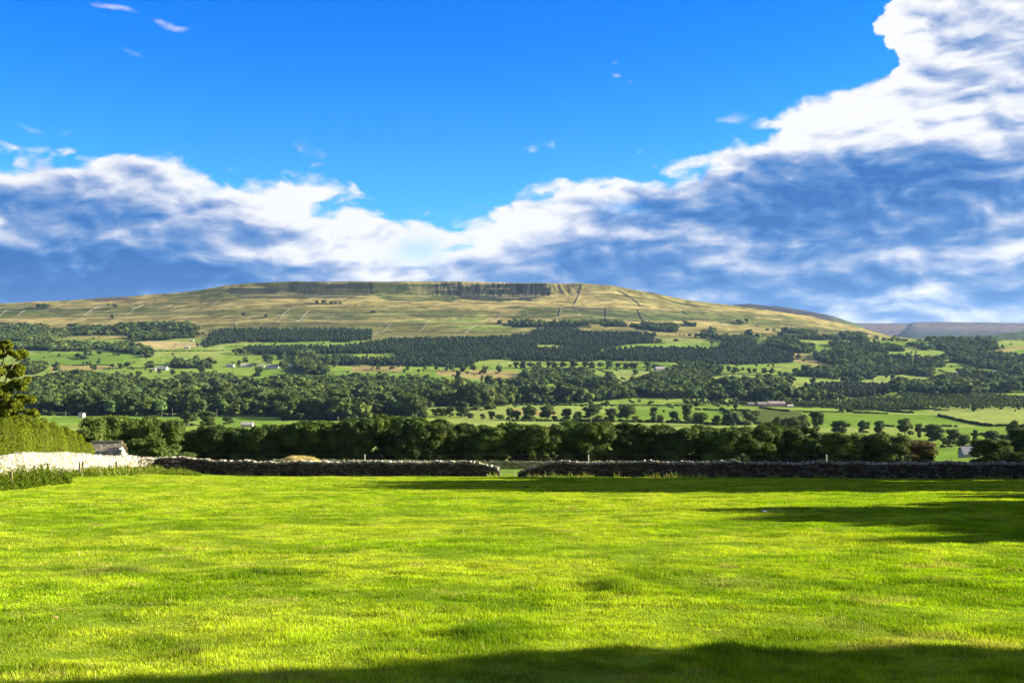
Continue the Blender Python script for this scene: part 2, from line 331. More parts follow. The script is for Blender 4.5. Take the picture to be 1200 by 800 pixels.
hill = sstep(402, 392, Y)[..., None]*sstep(2700, 2900, GD)[..., None]*(1-sstep(3900, 4400, GD))[..., None]
fv = sstep(3900, 4600, GD)[..., None]; colr = colr*(1-fv*.7)+np.array((.035, .05, .035))*fv*.6
hc = np.array(OL)*(1-sstep(.38, .62, n2))+np.array(T1)*sstep(.38, .62, n2)
colr = colr*(1-hill)+hc*hill
fx = np.clip(wx, 2, 1198)
for c, P in FIELDS:
    m = inpoly(fx, wy, P) & (GD > 160) & (GD < 4200)
    ish = np.array(P)[:, 1].max() < 402
    k = .35+.65*sstep(.3, .62, n2[m]) if ish else 1.
    colr[m] = colr[m]*(1-k)+np.array(c)*k
def clearing(x, d, X, Y):
    th = np.where((Y > 444) & (X < 610), .635, .575)
    return fbm(x/95, d/150, 231, 3) > th
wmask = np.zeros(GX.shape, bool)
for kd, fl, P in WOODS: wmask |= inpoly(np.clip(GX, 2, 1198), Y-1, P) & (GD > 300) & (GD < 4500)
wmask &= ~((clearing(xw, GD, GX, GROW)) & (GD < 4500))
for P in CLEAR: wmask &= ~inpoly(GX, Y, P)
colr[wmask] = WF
# broken terraces, rushes and scree on the hillside
hz_ = (sstep(401, 388, Y)*(GD > 2700)*(GD < 3830))[..., None]
st_ = sstep(.60, .70, fbm(xw/110, GD/14, 251, 4))[..., None]*hz_
colr = colr*(1-st_*.62)+np.array((.045, .052, .022))*st_*.62
st_ = sstep(.60, .72, fbm(xw/170, GD/16, 257, 4))[..., None]*hz_
colr = colr*(1-st_*.5)+np.array((.36, .30, .12))*st_*.5
sp_ = sstep(.70, .78, fbm(xw/16, GD/16, 261, 3))[..., None]*hz_
colr = colr*(1-sp_*.6)+np.array((.04, .045, .02))*sp_*.6
# moorland behind
mo = sstep(4700, 5200, GD)[..., None]*(sstep(1000, 960, GX)[..., None]) 
colr = colr*(1-mo)+np.array(HE)*mo
f2 = sstep(5500, 6300, GD)[..., None]
mm = sstep(.35, .7, fbm(xw/900, GD/500, 83, 3))[..., None]
moor = np.array((.060,.048,.055))*(1-mm)+np.array(HB)*mm
low = sstep(8800, 7200, GD)[..., None]
moor = moor*(1-low)+np.array((.030,.042,.034))*low
colr = colr*(1-f2)+moor*f2
dn = (fbm(xw/35, GD/25, 91, 4)-.5)[..., None]*sstep(2700, 3300, GD)[..., None]
colr = np.clip(colr*(1+dn*1.3), .01, .6)
near = (GD < 160)[..., None]
colr = np.where(near, np.array((.14, .21, .03)), colr)
nr, nc = GX.shape
idx = np.arange(nr*nc).reshape(nr, nc)
Q = np.stack([idx[:-1, :-1], idx[:-1, 1:], idx[1:, 1:], idx[1:, :-1]], -1).reshape(-1, 4)
GZm = GZ.copy(); GZm[DD < 98] -= .35
o = ob('valley_terrain', mesh('valley_terrain', np.stack([xw, GD, GZm], -1).reshape(-1, 3), [Q], colr.reshape(-1, 3), True), M_LAND)
tag(o, kind='structure')

# near pasture
px = np.concatenate([np.linspace(-600, -62, 30), np.arange(-60, 60.1, .3), np.linspace(62, 600, 30)])
py = np.concatenate([np.linspace(-600, -6, 30), np.arange(-5, 30, .22), np.arange(30, 99, .45)])
PX, PY = np.meshgrid(px, py)
PZ = np.where(PY < 88, near_z(PX, PY), gz(PX, np.maximum(PY, 88)))
PZ = np.where(np.abs(PX) > 60, -1.7-.117*np.maximum(PY, -30), PZ)
pn = fbm(PX/3, PY/3, 101, 4)[..., None]
pc = np.array((.10, .17, .012))*(1-pn)+np.array((.19, .25, .02))*pn
idx = np.arange(PX.size).reshape(PX.shape)
Q = np.stack([idx[:-1, :-1], idx[:-1, 1:], idx[1:, 1:], idx[1:, :-1]], -1).reshape(-1, 4)
o = ob('pasture_ground', mesh('pasture_ground', np.stack([PX, PY, PZ], -1).reshape(-1, 3), [Q], pc.reshape(-1, 3), True), M_PAST)
tag(o, kind='structure')

# ------------------------------------------------------------------ grass
def blades(x, y, L, W, c, bend=.35, seg=False, z=None):
    n = len(x); z = (near_z(x, y) if z is None else z)-.01
    a = rng.random(n)*2*math.pi; ln = rng.random(n)*bend+.05; la = rng.normal(2.8, 1.1, n)
    w = np.stack([np.cos(a), np.sin(a), 0*a], 1)*W[:, None]/2
    l = np.stack([np.cos(la)*ln, np.sin(la)*ln, np.sqrt(np.maximum(1-ln**2, .1))], 1)*L[:, None]
    b = np.stack([x, y, z], 1)
    cc = np.asarray(c)
    if not seg:
        V = np.stack([b-w, b+w, b+l], 1).reshape(-1, 3); T = np.arange(3*n).reshape(n, 3); C = np.repeat(cc, 3, 0).reshape(n, 3, 3).copy()
        return V, None, T, C.reshape(-1, 3)
    m = b+l*.55+np.array([0, 0, 1])*L[:, None]*.04
    tip = b+l+np.stack([np.cos(la)*ln, np.sin(la)*ln, -.4*ln], 1)*L[:, None]*.35
    V = np.stack([b-w, b+w, m-w*.75, m+w*.75, tip], 1).reshape(-1, 3)
    k = np.arange(n)[:, None]*5
    return V, k+np.array([[0, 1, 3, 2]]), k+np.array([[2, 3, 4]]), np.repeat(cc, 5, 0)
def grass_col(x, y):
    n = len(x)
    a = fbm(x/5.5, y/4., 111, 3); b = fbm(x/1.1, y/.9, 115, 3); r = rng.random(n)
    g = np.array((.20, .31, .007)); dk = np.array((.075, .145, .006)); yl = np.array((.32, .385, .02)); st = np.array((.46, .41, .13))
    t = sstep(.32, .70, a*.6+b*.4)[:, None]
    c = g*(1-t)+yl*t
    c = c*(1+.95*(fbm(x/.2, y/.18, 117, 2)-.5))[:, None]
    c = c*(1.04+.45*(fbm(x/1.6, y/1.3, 141, 4)-.5))[:, None]
    sp = sstep(.63, .72, fbm(x/.5, y/.5, 145, 3))[:, None]; c = c*(1-sp*.42)+np.array((.07, .13, .006))*sp*.42
    br = sstep(.68, .78, fbm(x/.7, y/.6, 149, 3))[:, None]; c = c*(1-br*.6)+np.array((.34, .30, .09))*br*.6
    tp = np.exp(-(((x-3.0)/.55)**2+((y-13.7)/.5)**2))[:, None]; c = c*(1-tp*.8)+np.array((.46, .42, .17))*tp*.8
    d = sstep(.52, .36, b)[:, None]; c = c*(1-d*.6)+dk*d*.6
    c = np.where((r < .035+.06*t[:, 0])[:, None], st*(.7+.4*rng.random(n))[:, None], c)
    return c*(.8+.4*rng.random(n))[:, None]
TUFTS = [(175, 617, 1.0), (210, 634, .5), (253, 649, .42), (720, 684, .5), (725, 690, .3), (240, 757, .35), (560, 745, .3), (840, 760, .25), (1010, 690, .6), (100, 673, .5), (420, 612, .5), (300, 670, .5), (1000, 655, .5), (660, 560+45, .8), (155, 668, .45), (60, 692, .4), (915, 762, .35)]
def row2d(Y): return 1.7/((Y-400)/F-.117)
TW = [((X-600)/F*row2d(Y), row2d(Y), s) for X, Y, s in TUFTS]
GM = MB()
def zone(y0, y1, dens, Lm, W, seg):
    A = .525*(y1**2-y0**2)+13*(y1-y0); n = int(A*dens)
    y = np.sqrt(rng.random(int(n*1.15))*(y1**2-y0**2)+y0**2); x = (rng.random(len(y))*2-1)*(.525*y+6.5)
    cl = fbm(x/.5, y/.42, 121, 3); cb = fbm(x/2.4, y/1.8, 125, 3)
    keep = (y < 90.5) & (rng.random(len(y)) < .75+.6*cl); x, y, cl, cb = x[keep], y[keep], cl[keep], cb[keep]
    L = Lm*(.45+rng.random(len(x))*.8)*(.65+.7*sstep(.35, .7, cl))*(.85+.35*sstep(.4, .65, cb))
    c = grass_col(x, y)
    for tx, ty, s in TW:
        q = np.exp(-(((x-tx)/(s*.9))**2+((y-ty)/(s*1.1))**2)); L = L*(1+1.1*q)
        c = c*(1-.55*q[:, None])+np.array((.06, .14, .012))*.55*q[:, None]
    V, Q_, T_, C_ = blades(x, y, L, W*(.6+.7*rng.random(len(x))), c, seg=seg)
    GM.add(V, Q_, T_, C_)
zone(6.2, 10, 5600, .044, .0055, True)
zone(10, 16, 3600, .046, .0075, True)
zone(16, 30, 1900, .05, .010, False)
zone(30, 55, 760, .055, .018, False)
zone(55, 90.5, 330, .065, .030, False)
# longer straw-coloured seed stalks
n = 3600; y = np.sqrt(rng.random(n)*(90**2-6**2)+36); x = (rng.random(n)*2-1)*.53*y
k = fbm(x/4, y/4, 131, 3) > .5; x, y = x[k], y[k]
V, Q_, T_, C_ = blades(x, y, .10+.11*rng.random(len(x)), .003+.00028*y, np.array((.55, .47, .24))*(.7+.5*rng.random((len(x), 1))), .25)
GM.add(V, Q_, T_, C_)
o = ob('meadow_grass', GM.mesh('meadow_grass'), M_GRASS); tag(o, 'short sunlit yellow green pasture grass filling the foreground field', 'grass', kind='stuff')
print('grass faces', len(o.data.polygons))

# ------------------------------------------------------------------ stone walls
def sample(path, step):
    P = np.array(path, float); sg = np.linalg.norm(np.diff(P, axis=0), axis=1); cum = np.concatenate([[0], np.cumsum(sg)])
    s = np.arange(0, cum[-1], step); x = np.interp(s, cum, P[:, 0]); y = np.interp(s, cum, P[:, 1])
    return s, cum, P
def at(P, cum, s):
    x = np.interp(s, cum, P[:, 0]); y = np.interp(s, cum, P[:, 1]); e = .4
    dx = np.interp(s+e, cum, P[:, 0])-np.interp(s-e, cum, P[:, 0]); dy = np.interp(s+e, cum, P[:, 1])-np.interp(s-e, cum, P[:, 1])
    return x, y, math.atan2(dy, dx)
JIT = np.random.default_rng(3)
def stonebox(mb, c, sz, rz, col, tilt=0):
    x, y, z = [v/2 for v in sz]
    P = np.array([[i*x, j*y, k*z] for k in (-1, 1) for j in (-1, 1) for i in (-1, 1)])
    P = P*(1+JIT.uniform(-.2, .1, P.shape))
    if tilt:
        ct, st_ = math.cos(tilt), math.sin(tilt); P = np.stack([P[:, 0]*ct+P[:, 2]*st_, P[:, 1], -P[:, 0]*st_+P[:, 2]*ct], 1)
    cz, s_ = math.cos(rz), math.sin(rz)
    mb.add(np.stack([P[:, 0]*cz-P[:, 1]*s_, P[:, 0]*s_+P[:, 1]*cz, P[:, 2]], 1)+np.array(c), BQ, None, col)
def stone_col(pal):
    c = np.array(pal[JIT.integers(len(pal))]); return c*JIT.uniform(.75, 1.2)
def drywall(path, h, label, group, pal, cpal, hfun=None, slen=.3, course=.14, drop=.0):
    s, cum, P = sample(path, 1.); Ltot = cum[-1]; hf = hfun or (lambda t: h)
    x0, y0, _ = at(P, cum, Ltot/2); base = (x0, y0, float(gz(x0, y0)))
    root = empty('drystone_wall', base, label, 'wall', group); off = np.array(base)
    W = MB(); core = []
    t = 0
    while t < Ltot:                                    # rubble core
        tl = min(1.0, Ltot-t)+.02; x, y, a = at(P, cum, t+tl/2); z = float(gz(x, y)); hh = hf((t+tl/2)/Ltot)
        W.box(np.array((x, y, z+hh/2-.18))-off, (tl, .36, hh+.28), a, (.025, .022, .018)); t += 1.0
    maxh = max(hf(q/40) for q in range(41))
    nc_ = int(maxh/course)+1
    for side in (-1, 1):
        for kc in range(nc_):
            zc = kc*course+course/2; t = JIT.uniform(0, .2)
            inset = .26-.06*kc/nc_
            while t < Ltot:
                l = JIT.uniform(.6, 1.5)*slen
                x, y, a = at(P, cum, t+l/2); hh = hf((t+l/2)/Ltot)
                if zc < hh+.03:
                    z = float(gz(x, y)); nx, ny = -math.sin(a)*side, math.cos(a)*side; pr = inset-.09+JIT.uniform(-.035, .03)
                    stonebox(W, np.array((x+nx*pr, y+ny*pr, z+zc-.06))-off, (l*.95, .2, course*JIT.uniform(.75, 1.02)), a, stone_col(pal))
                t += l
    ob('stonework', W.mesh('stonework'), M_STONE, root)
    K = MB(); t = 0
    while t < Ltot:
        l = JIT.uniform(.10, .24)*(slen/.3); x, y, a = at(P, cum, t+l/2); hh = hf((t+l/2)/Ltot); z = float(gz(x, y))
        hc = JIT.uniform(.16, .32)
        stonebox(K, np.array((x, y, z+hh+hc/2-.08))-off, (l*.95, JIT.uniform(.36, .5), hc), a+JIT.uniform(-.15, .15), stone_col(cpal), JIT.uniform(-.3, .3)); t += l
    ob('coping', K.mesh('coping'), M_STONE, root)
    return root
def wp(X, d): return ((X-600)/F*d, d)
SHADE_STONE = [(.062, .048, .034), (.085, .07, .05), (.04, .032, .024), (.12, .105, .08), (.055, .052, .03), (.05, .04, .03)]  # stone darkened so the colour carries the shade on the near faces
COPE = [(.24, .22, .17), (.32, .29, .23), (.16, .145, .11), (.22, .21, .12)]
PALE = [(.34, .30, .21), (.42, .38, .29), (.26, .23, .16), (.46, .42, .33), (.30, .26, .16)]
WG = 'field walls round the pasture'
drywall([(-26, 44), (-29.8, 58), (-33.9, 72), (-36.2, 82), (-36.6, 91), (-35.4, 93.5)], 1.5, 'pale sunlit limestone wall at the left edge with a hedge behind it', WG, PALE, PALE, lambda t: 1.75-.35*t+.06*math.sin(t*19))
drywall([wp(144, 94), wp(160, 102), wp(185, 106), wp(215, 104)], 1.25, 'short half-lit stretch of wall right of the pale limestone wall', WG, SHADE_STONE+COPE, COPE, lambda t: 1.3+.05*math.sin(t*14))  # dark and pale stones mixed to paint the half-lit look
drywall([wp(214, 103.6), wp(260, 100), wp(300, 98), wp(400, 94.5), wp(500, 92), wp(583, 90)], 1.3, 'long dark drystone wall with pale coping left of the gap', WG, SHADE_STONE, COPE,
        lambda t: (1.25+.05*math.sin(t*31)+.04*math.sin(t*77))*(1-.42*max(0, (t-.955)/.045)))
drywall([wp(607, 90), wp(640, 89.6), wp(750, 88.6), wp(900, 86.5), wp(1050, 84), wp(1200, 81), wp(1420, 77)], 1.35, 'long dark drystone wall with pale coping right of the gap', WG, SHADE_STONE, COPE,
        lambda t: (1.27+.05*math.sin(t*41)+.035*math.sin(t*97))*(.25+.75*min(1, t/.055)))
drywall([wp(320, 150), wp(420, 152), wp(520, 156), wp(640, 158), wp(760, 158)], 1.0, 'farther mossy wall seen beyond the gap in front of the trees', WG, [(.2, .2, .1), (.24, .22, .14), (.17, .18, .08)], [(.26, .24, .17), (.22, .22, .12)], lambda t: 1.0+.35*(1-t), slen=.45, course=.2)

# ------------------------------------------------------------------ foliage
def ico(sub=1):
    t = (1+5**.5)/2
    v = [(-1,t,0),(1,t,0),(-1,-t,0),(1,-t,0),(0,-1,t),(0,1,t),(0,-1,-t),(0,1,-t),(t,0,-1),(t,0,1),(-t,0,-1),(-t,0,1)]
    f = [(0,11,5),(0,5,1),(0,1,7),(0,7,10),(0,10,11),(1,5,9),(5,11,4),(11,10,2),(10,7,6),(7,1,8),(3,9,4),(3,4,2),(3,2,6),(3,6,8),(3,8,9),(4,9,5),(2,4,11),(6,2,10),(8,6,7),(9,8,1)]
    v = [np.array(p)/np.linalg.norm(p) for p in v]
    for _ in range(sub):
        nf = []; c = {}
        def mid(a, b):
            k = (min(a, b), max(a, b))
            if k not in c: p = v[a]+v[b]; v.append(p/np.linalg.norm(p)); c[k] = len(v)-1
            return c[k]
        for a, b, d in f:
            x, y, z = mid(a, b), mid(b, d), mid(d, a); nf += [(a, x, z), (b, y, x), (d, z, y), (x, y, z)]
        f = nf
    return np.array(v), np.array(f)
ICO0, ICO1 = ico(0), ico(1)
def unit(r, n):
    v = r.normal(size=(n, 3)); return v/np.linalg.norm(v, axis=1)[:, None]
def crown(seed, nlobe, ncard, card, kind='b', zlo=.1, core=.8, ic=ICO1, base=(.07, .095, .02), lob=(.15, .27), vary=.25):
    """unit crown: about 1 wide, 1 tall, standing on z = 0"""
    r = np.random.default_rng(seed); mb = MB(); L = []
    for k in range(nlobe):
        if kind == 'b':
            z = zlo+.1+(.8-zlo)*r.random()**.8
            rad = .37*max(.2, 1-abs((z-.42)/.60)**(3.4 if zlo < -.04 else 2))**.5; q = r.random()**.5*rad; a = r.random()*6.283; R_ = r.uniform(*lob)
            if z+R_ > 1.02: z = 1.02-R_
        elif kind == 'c':
            z = .12+.68*r.random(); rad = .32*(1.15-z*.8); q = rad*r.random()**.5; a = r.random()*6.283; R_ = r.uniform(.14, .22)*(1.2-.4*z)
        L.append((np.array((q*math.cos(a), q*math.sin(a), z)), R_, r.uniform(1-vary, 1+vary)))
    if kind == 'c': L.append((np.array((0, 0, .5)), .26, .9))
    else: L.append((np.array((0, 0, .55)), .30, .9))
    P0 = r.random(3)*50
    for c, R_, tn in L:
        V = ic[0]*(1+.25*(r.random((len(ic[0]), 1))-.5))*R_*core; V[:, 2] *= .9 if kind == 'b' else 1.5
        mb.add(V+c, None, ic[1], np.array(base)*tn*.8)
    w = np.array([l[1]**2 for l in L]); w /= w.sum(); pick_ = r.choice(len(L), ncard, p=w)
    C = np.array([l[0] for l in L])[pick_]; RR = np.array([l[1] for l in L])[pick_]; TN = np.array([l[2] for l in L])[pick_]
    D = unit(r, ncard); D[:, 2] = np.where(D[:, 2] < -.3, -D[:, 2], D[:, 2])
    pos = C+D*(RR*r.uniform(.78, 1.12, ncard))[:, None]*np.array([1, 1, .9 if kind == 'b' else 1.4])
    nrm = D*.8+unit(r, ncard); nrm /= np.linalg.norm(nrm, axis=1)[:, None]
    t = np.cross(nrm, unit(r, ncard)); t /= np.linalg.norm(t, axis=1)[:, None]; b = np.cross(nrm, t)
    s = (card*r.uniform(.55, 1.3, ncard))[:, None]
    V = np.stack([pos-t*s, pos-b*s*.55+nrm*s*.15, pos+t*s, pos+b*s*.55+nrm*s*.15], 1).reshape(-1, 3)
    cc = np.array(base)[None]*(TN*r.uniform(.75, 1.3, ncard))[:, None]
    mb.add(V, np.arange(4*ncard).reshape(-1, 4), None, np.repeat(cc, 4, 0))
    V = np.concatenate(mb.V); V[:, 2] = np.maximum(V[:, 2], .02)
    return V, (np.concatenate(mb.Q) if mb.Q else None), np.concatenate(mb.T), np.concatenate(mb.C)
def crown_me(name, *a, **k):
    V, Q_, T_, C_ = crown(*a, **k); return mesh(name, V, [Q_, T_], C_)
def trunk_me(name, seed, r0=.035, limbs=5, top=.6, col=(.12, .10, .075)):
    r = np.random.default_rng(seed); mb = MB()
    p = np.array((0, 0, -.03)); rr = r0*1.35
    for k in range(4):
        q = p+np.array((r.uniform(-.015, .015), r.uniform(-.015, .015), top/4)); mb.tube(p, q, rr, rr*.78, 8, col); 
        p = q; rr *= .78
        if k >= 1:
            for _ in range(limbs//2):
                a = r.random()*6.28; e = q+np.array((math.cos(a)*.25, math.sin(a)*.25, r.uniform(.08, .22))); mid_ = (q+e)/2+np.array((0, 0, .03))
                mb.tube(q, mid_, rr*.6, rr*.42, 6, col); mb.tube(mid_, e, rr*.42, rr*.15, 6, col)
    return mesh(name, np.concatenate(mb.V), [np.concatenate(mb.Q), np.concatenate(mb.T)], np.concatenate(mb.C), True)
LIB = {}
def lib(key, maker, nvar):
    if key not in LIB: LIB[key] = [maker(i) for i in range(nvar)]
    return LIB[key]
def tree(name, x, y, w, h, label, cat, group, cr, tr, mat=M_LEAF, rz=None, z=None):
    zz = float(gz(x, y)) if z is None else z
    root = empty(name, (x, y, zz-.05), label, cat, group, random.random()*6.28 if rz is None else rz)
    c = ob('crown', cr, mat, root); c.scale = (w, w, h)
    t = ob('trunk', tr, M_BARK, root); t.scale = (w if w < h else h, w if w < h else h, h)
    return root
ORD = ['first', 'second', 'third', 'fourth', 'fifth', 'sixth', 'seventh', 'eighth', 'ninth', 'tenth', 'eleventh', 'twelfth', 'thirteenth', 'fourteenth', 'fifteenth', 'sixteenth', 'seventeenth', 'eighteenth', 'nineteenth', 'twentieth', 'twenty-first', 'twenty-second', 'twenty-third', 'twenty-fourth', 'twenty-fifth', 'twenty-sixth', 'twenty-seventh', 'twenty-eighth', 'twenty-ninth', 'thirtieth', 'thirty-first', 'thirty-second', 'thirty-third', 'thirty-fourth', 'thirty-fifth']
BASES = [(.052, .082, .012), (.042, .070, .012), (.066, .09, .012), (.046, .076, .014), (.058, .082, .011)]
belt = lib('belt', lambda i: crown_me('belt_crown', 200+i, 84, 9000, .026, zlo=-.05, base=BASES[i % 5], lob=(.065, .145), vary=.5), 6)
mid = lib('mid', lambda i: crown_me('mid_crown', 300+i, 24, 1500, .05, zlo=-.1, base=[(.07, .095, .022), (.06, .085, .022), (.08, .10, .03), (.055, .08, .02), (.065, .09, .03)][i % 5], lob=(.11, .2), vary=.4), 5)
far = lib('far', lambda i: crown_me('far_crown', 330+i, 10, 300, .08, zlo=-.1, base=[(.055, .08, .018), (.065, .09, .02), (.05, .075, .018)][i % 3], lob=(.17, .26)), 4)
tk = lib('trunk', lambda i: trunk_me('tree_trunk', 400+i), 3)

# tree belt behind the wall
BT = [(224, 505), (248, 498), (272, 501), (300, 498), (330, 497), (362, 494), (392, 493), (420, 490), (452, 487), (482, 488), (510, 492), (541, 497), (572, 499), (603, 495), (634, 498), (664, 493), (695, 494), (728, 496), (760, 497), (792, 501), (822, 499), (850, 500), (878, 502), (906, 496), (934, 500), (960, 509), (988, 506), (1014, 508), (1042, 508), (1066, 517)]
for i, (X_, top) in enumerate(BT):
    d = 222+rng.uniform(-5, 9); x = (X_-600)/F*d; z = float(gz(x, d)); h = (400-top)/F*d-z
    lab = f'dark broadleaf tree, {ORD[i]} from the left in the long belt behind the wall'
    if i == 29: lab = 'brownish dark tree ending the long belt at its right end'
    tree('broadleaf_tree', x, d, 11.6*rng.uniform(.92, 1.12), h*1.02, lab, 'tree', 'trees of the long belt behind the wall', belt[i % 6] if i != 29 else crown_me('copper_crown', 290, 46, 7500, .028, zlo=-.05, base=(.085, .065, .022), lob=(.10, .2)), tk[i % 3])
# left clump and right corner trees
for i, (X_, top, d, w, lab) in enumerate([(118, 489, 182, 7.5, 'dark green tree behind the small stone barn, beside the hedge'), (140, 487, 184, 7.5, 'mid green tree right behind the ridge end of the small barn'), (163, 489, 165, 7.5, 'bushy green tree between the barn and the long belt, middle of its clump'),
        (188, 492, 160, 7.5, 'bushy green tree at the right end of the clump beside the barn'), (104, 500, 174, 6, 'low dark tree squeezed between hedge and small stone barn'), (212, 530, 150, 5.5, 'low bush behind the wall in the gap left of the long belt'), (176, 512, 140, 6.5, 'low leafy bush behind the half-lit wall stretch'), (152, 510, 163, 6, 'low leafy bush just right of the small barn gable')]):
    x = (X_-600)/F*d; z = float(gz(x, d)); h = (400-top)/F*d-z
    tree('broadleaf_tree', x, d, w*1.1, h, lab, 'tree', 'trees around the small barn', crown_me('leafy_crown', 500+i, 40, 7000, .03, zlo=-.08, base=[(.085, .12, .022), (.10, .135, .025), (.09, .125, .025)][i % 3], lob=(.10, .19)), tk[i % 3], M_LEAFB)
for i, (X_, top, d, w, lab) in enumerate([(1162, 513, 215, 10, 'wide dark tree behind the wall near the right edge, left of two'), (1203, 500, 220, 10, 'tall dark tree behind the wall cut by the right edge'), (1192, 529, 200, 6, 'low bush behind the wall between the two trees at the right edge')]):
    x = (X_-600)/F*d; z = float(gz(x, d)); h = (400-top)/F*d-z
    tree('broadleaf_tree', x, d, w, h, lab, 'tree', 'dark trees at the right edge', belt[(i+2) % 6], tk[i % 3])
# big tree at the left edge: limbs carrying separate leaf masses
def limb_tree():
    d = 100.; x0 = (-8-600)/F*d; z0 = float(gz(x0, d))
    root = empty('broadleaf_tree', (x0, d, z0-.1), 'tall sunlit yellow green tree at the left edge rising behind the hedge', 'tree')
    mb = MB(); bk = (.14, .12, .08)
    r = np.random.default_rng(5); cr = MB()
    H = (400-401)/F*d-z0
    trunk_top = np.array((0, 0, H*.55)); mb.tube((0, 0, -.3), (0.1, 0, H*.3), .38, .30, 10, bk); mb.tube((0.1, 0, H*.3), trunk_top, .30, .2, 10, bk)
    blobs = [(2.6, 0, H*.92, .9), (.4, 0, H*.93, 1.4), (-1.8, 0, H*.9, 1.6), (2.2, .3, H*.80, 1.15), (.2, -.5, H*.80, 1.5), (2.6, 0, H*.70, 1.0), (.9, -.6, H*.66, 1.3), (3.2, 0, H*.585, .9), (2.1, -.6, H*.53, 1.2), (4.0, 0, H*.47, .75), (3.1, -.3, H*.42, 1.0), (1.2, .4, H*.48, 1.4), (.8, -.5, H*.36, 1.5), (3.3, .3, H*.35, .8), (-1.5, .5, H*.6, 1.9), (-2.5, 0, H*.4, 1.8), (-3, 0, H*.75, 1.7), (-.4, 0, H*1.0, .8), (1.4, 0, H*.985, .7)]
    for bx, by, bz, br in blobs:
        e = np.array((bx, by, bz)); s0 = np.array((0.1, 0, min(bz-.8, H*.55)*r.uniform(.75, 1))); m_ = (s0+e)/2+np.array((0, 0, .3))
        mb.tube(s0, m_, .11, .07, 6, bk); mb.tube(m_, e, .07, .02, 6, bk)
        for q in range(15):
            c = e+unit(r, 1)[0]*br*r.uniform(.3, 1.0)*np.array((1, 1, .6)); rr = br*r.uniform(.2, .42); mb.tube(e, c, .025, .01, 4, bk)
            n = int(900*rr**2/.25)
            D = unit(r, n); pos = c+D*(rr*r.uniform(.35, 1.15, n))[:, None]*np.array((1, 1, .75))
            nr_ = D*.6+unit(r, n)+np.array((0, 0, .3)); nr_ /= np.linalg.norm(nr_, axis=1)[:, None]; t = np.cross(nr_, unit(r, n)); t /= np.linalg.norm(t, axis=1)[:, None]; b = np.cross(nr_, t)
            s = (.10*r.uniform(.6, 1.4, n))[:, None]
            V = np.stack([pos-t*s, pos-b*s*.6, pos+t*s, pos+b*s*.6], 1).reshape(-1, 3)
            cc = np.array((.15, .175, .010))*(r.uniform(.7, 1.3, n)*r.uniform(.8, 1.15))[:, None]
            cr.add(V, np.arange(4*n).reshape(-1, 4), None, np.repeat(cc, 4, 0))
    ob('trunk', mb.mesh('left_trunk', True), M_BARK, root)
    ob('crown', cr.mesh('left_crown'), M_LEAFB, root)
limb_tree()
# hedge behind the pale wall: upright overlapping columns of small leaves
def hedge_block(path, width, hfun, label, base, card, dens, name='tall_hedge', cat='hedge', col_w=.8):
    s, cum, P = sample(path, 1); Lt = cum[-1]; x0, y0, _ = at(P, cum, Lt/2); z0 = float(gz(x0, y0))
    root = empty(name, (x0, y0, z0), label, cat); off = np.array((x0, y0, z0)); mb = MB(); r = np.random.default_rng(12); t = 0; st = MB()
    while t < Lt:
        for lane in np.arange(-width/2, width/2+.01, col_w):
            tt = t+r.uniform(-.3, .3); x, y, a = at(P, cum, min(max(tt, 0), Lt)); x += -math.sin(a)*lane; y += math.cos(a)*lane
            z = float(gz(x, y)); h = hfun(tt/Lt)*r.uniform(.86, 1.06)*(1-.12*(abs(lane)/(width/2))**2); rad = col_w*r.uniform(.6, .95)
            V = ICO1[0]*np.array((rad*.8, rad*.8, h*.47))*(1+.1*(r.random((len(ICO1[0]), 1))-.5))+np.array((x, y, z+h*.5))-off
            mb.add(V, None, ICO1[1], np.array(base)*.7)
            n = int(dens*h*rad); zz = r.random(n)**.8; aa = r.random(n)*6.283; prof = np.sqrt(np.clip(1-((zz-.45)/.58)**2, .02, 1))*rad
            pos = np.stack([x+np.cos(aa)*prof*r.uniform(.8, 1.2, n), y+np.sin(aa)*prof*r.uniform(.8, 1.2, n), z+zz*h], 1)-off
            D = np.stack([np.cos(aa), np.sin(aa), .5+0*aa], 1); nr_ = D+.8*unit(r, n); nr_ /= np.linalg.norm(nr_, axis=1)[:, None]
            tt_ = np.cross(nr_, unit(r, n)*.5+np.array((1, 0, 0))); tt_ /= np.linalg.norm(tt_, axis=1)[:, None]; b = np.cross(nr_, tt_); sz = (card*r.uniform(.6, 1.4, n))[:, None]
            V = np.stack([pos-b*sz*1.4, pos-tt_*sz*.5, pos+b*sz*1.4, pos+tt_*sz*.5], 1).reshape(-1, 3)
            cc = np.array(base)*(r.uniform(.6, 1.4, n)*r.uniform(.7, 1.2))[:, None]
            mb.add(V, np.arange(4*n).reshape(-1, 4), None, np.repeat(cc, 4, 0))
            if len(st.V) < 1 or 0: st.tube(np.array((x, y, z-.1))-off, np.array((x, y, z+h*.6))-off, .06, .03, 5, (.12, .1, .07))
        t += col_w*.8
    ob('foliage', mb.mesh('hedge_foliage'), M_LEAFB, root); ob('stems', st.mesh('hedge_stems'), M_BARK, root)
hedge_block([wp(-130, 74), wp(0, 84), wp(50, 92), wp(92, 101)], 2.6, lambda t: 5.3 if t < .5 else 5.3-1.6*((t-.5)/.5)**1.6, 'tall bright yellow green hedge behind the pale limestone wall', (.115, .15, .004), .058, 620)

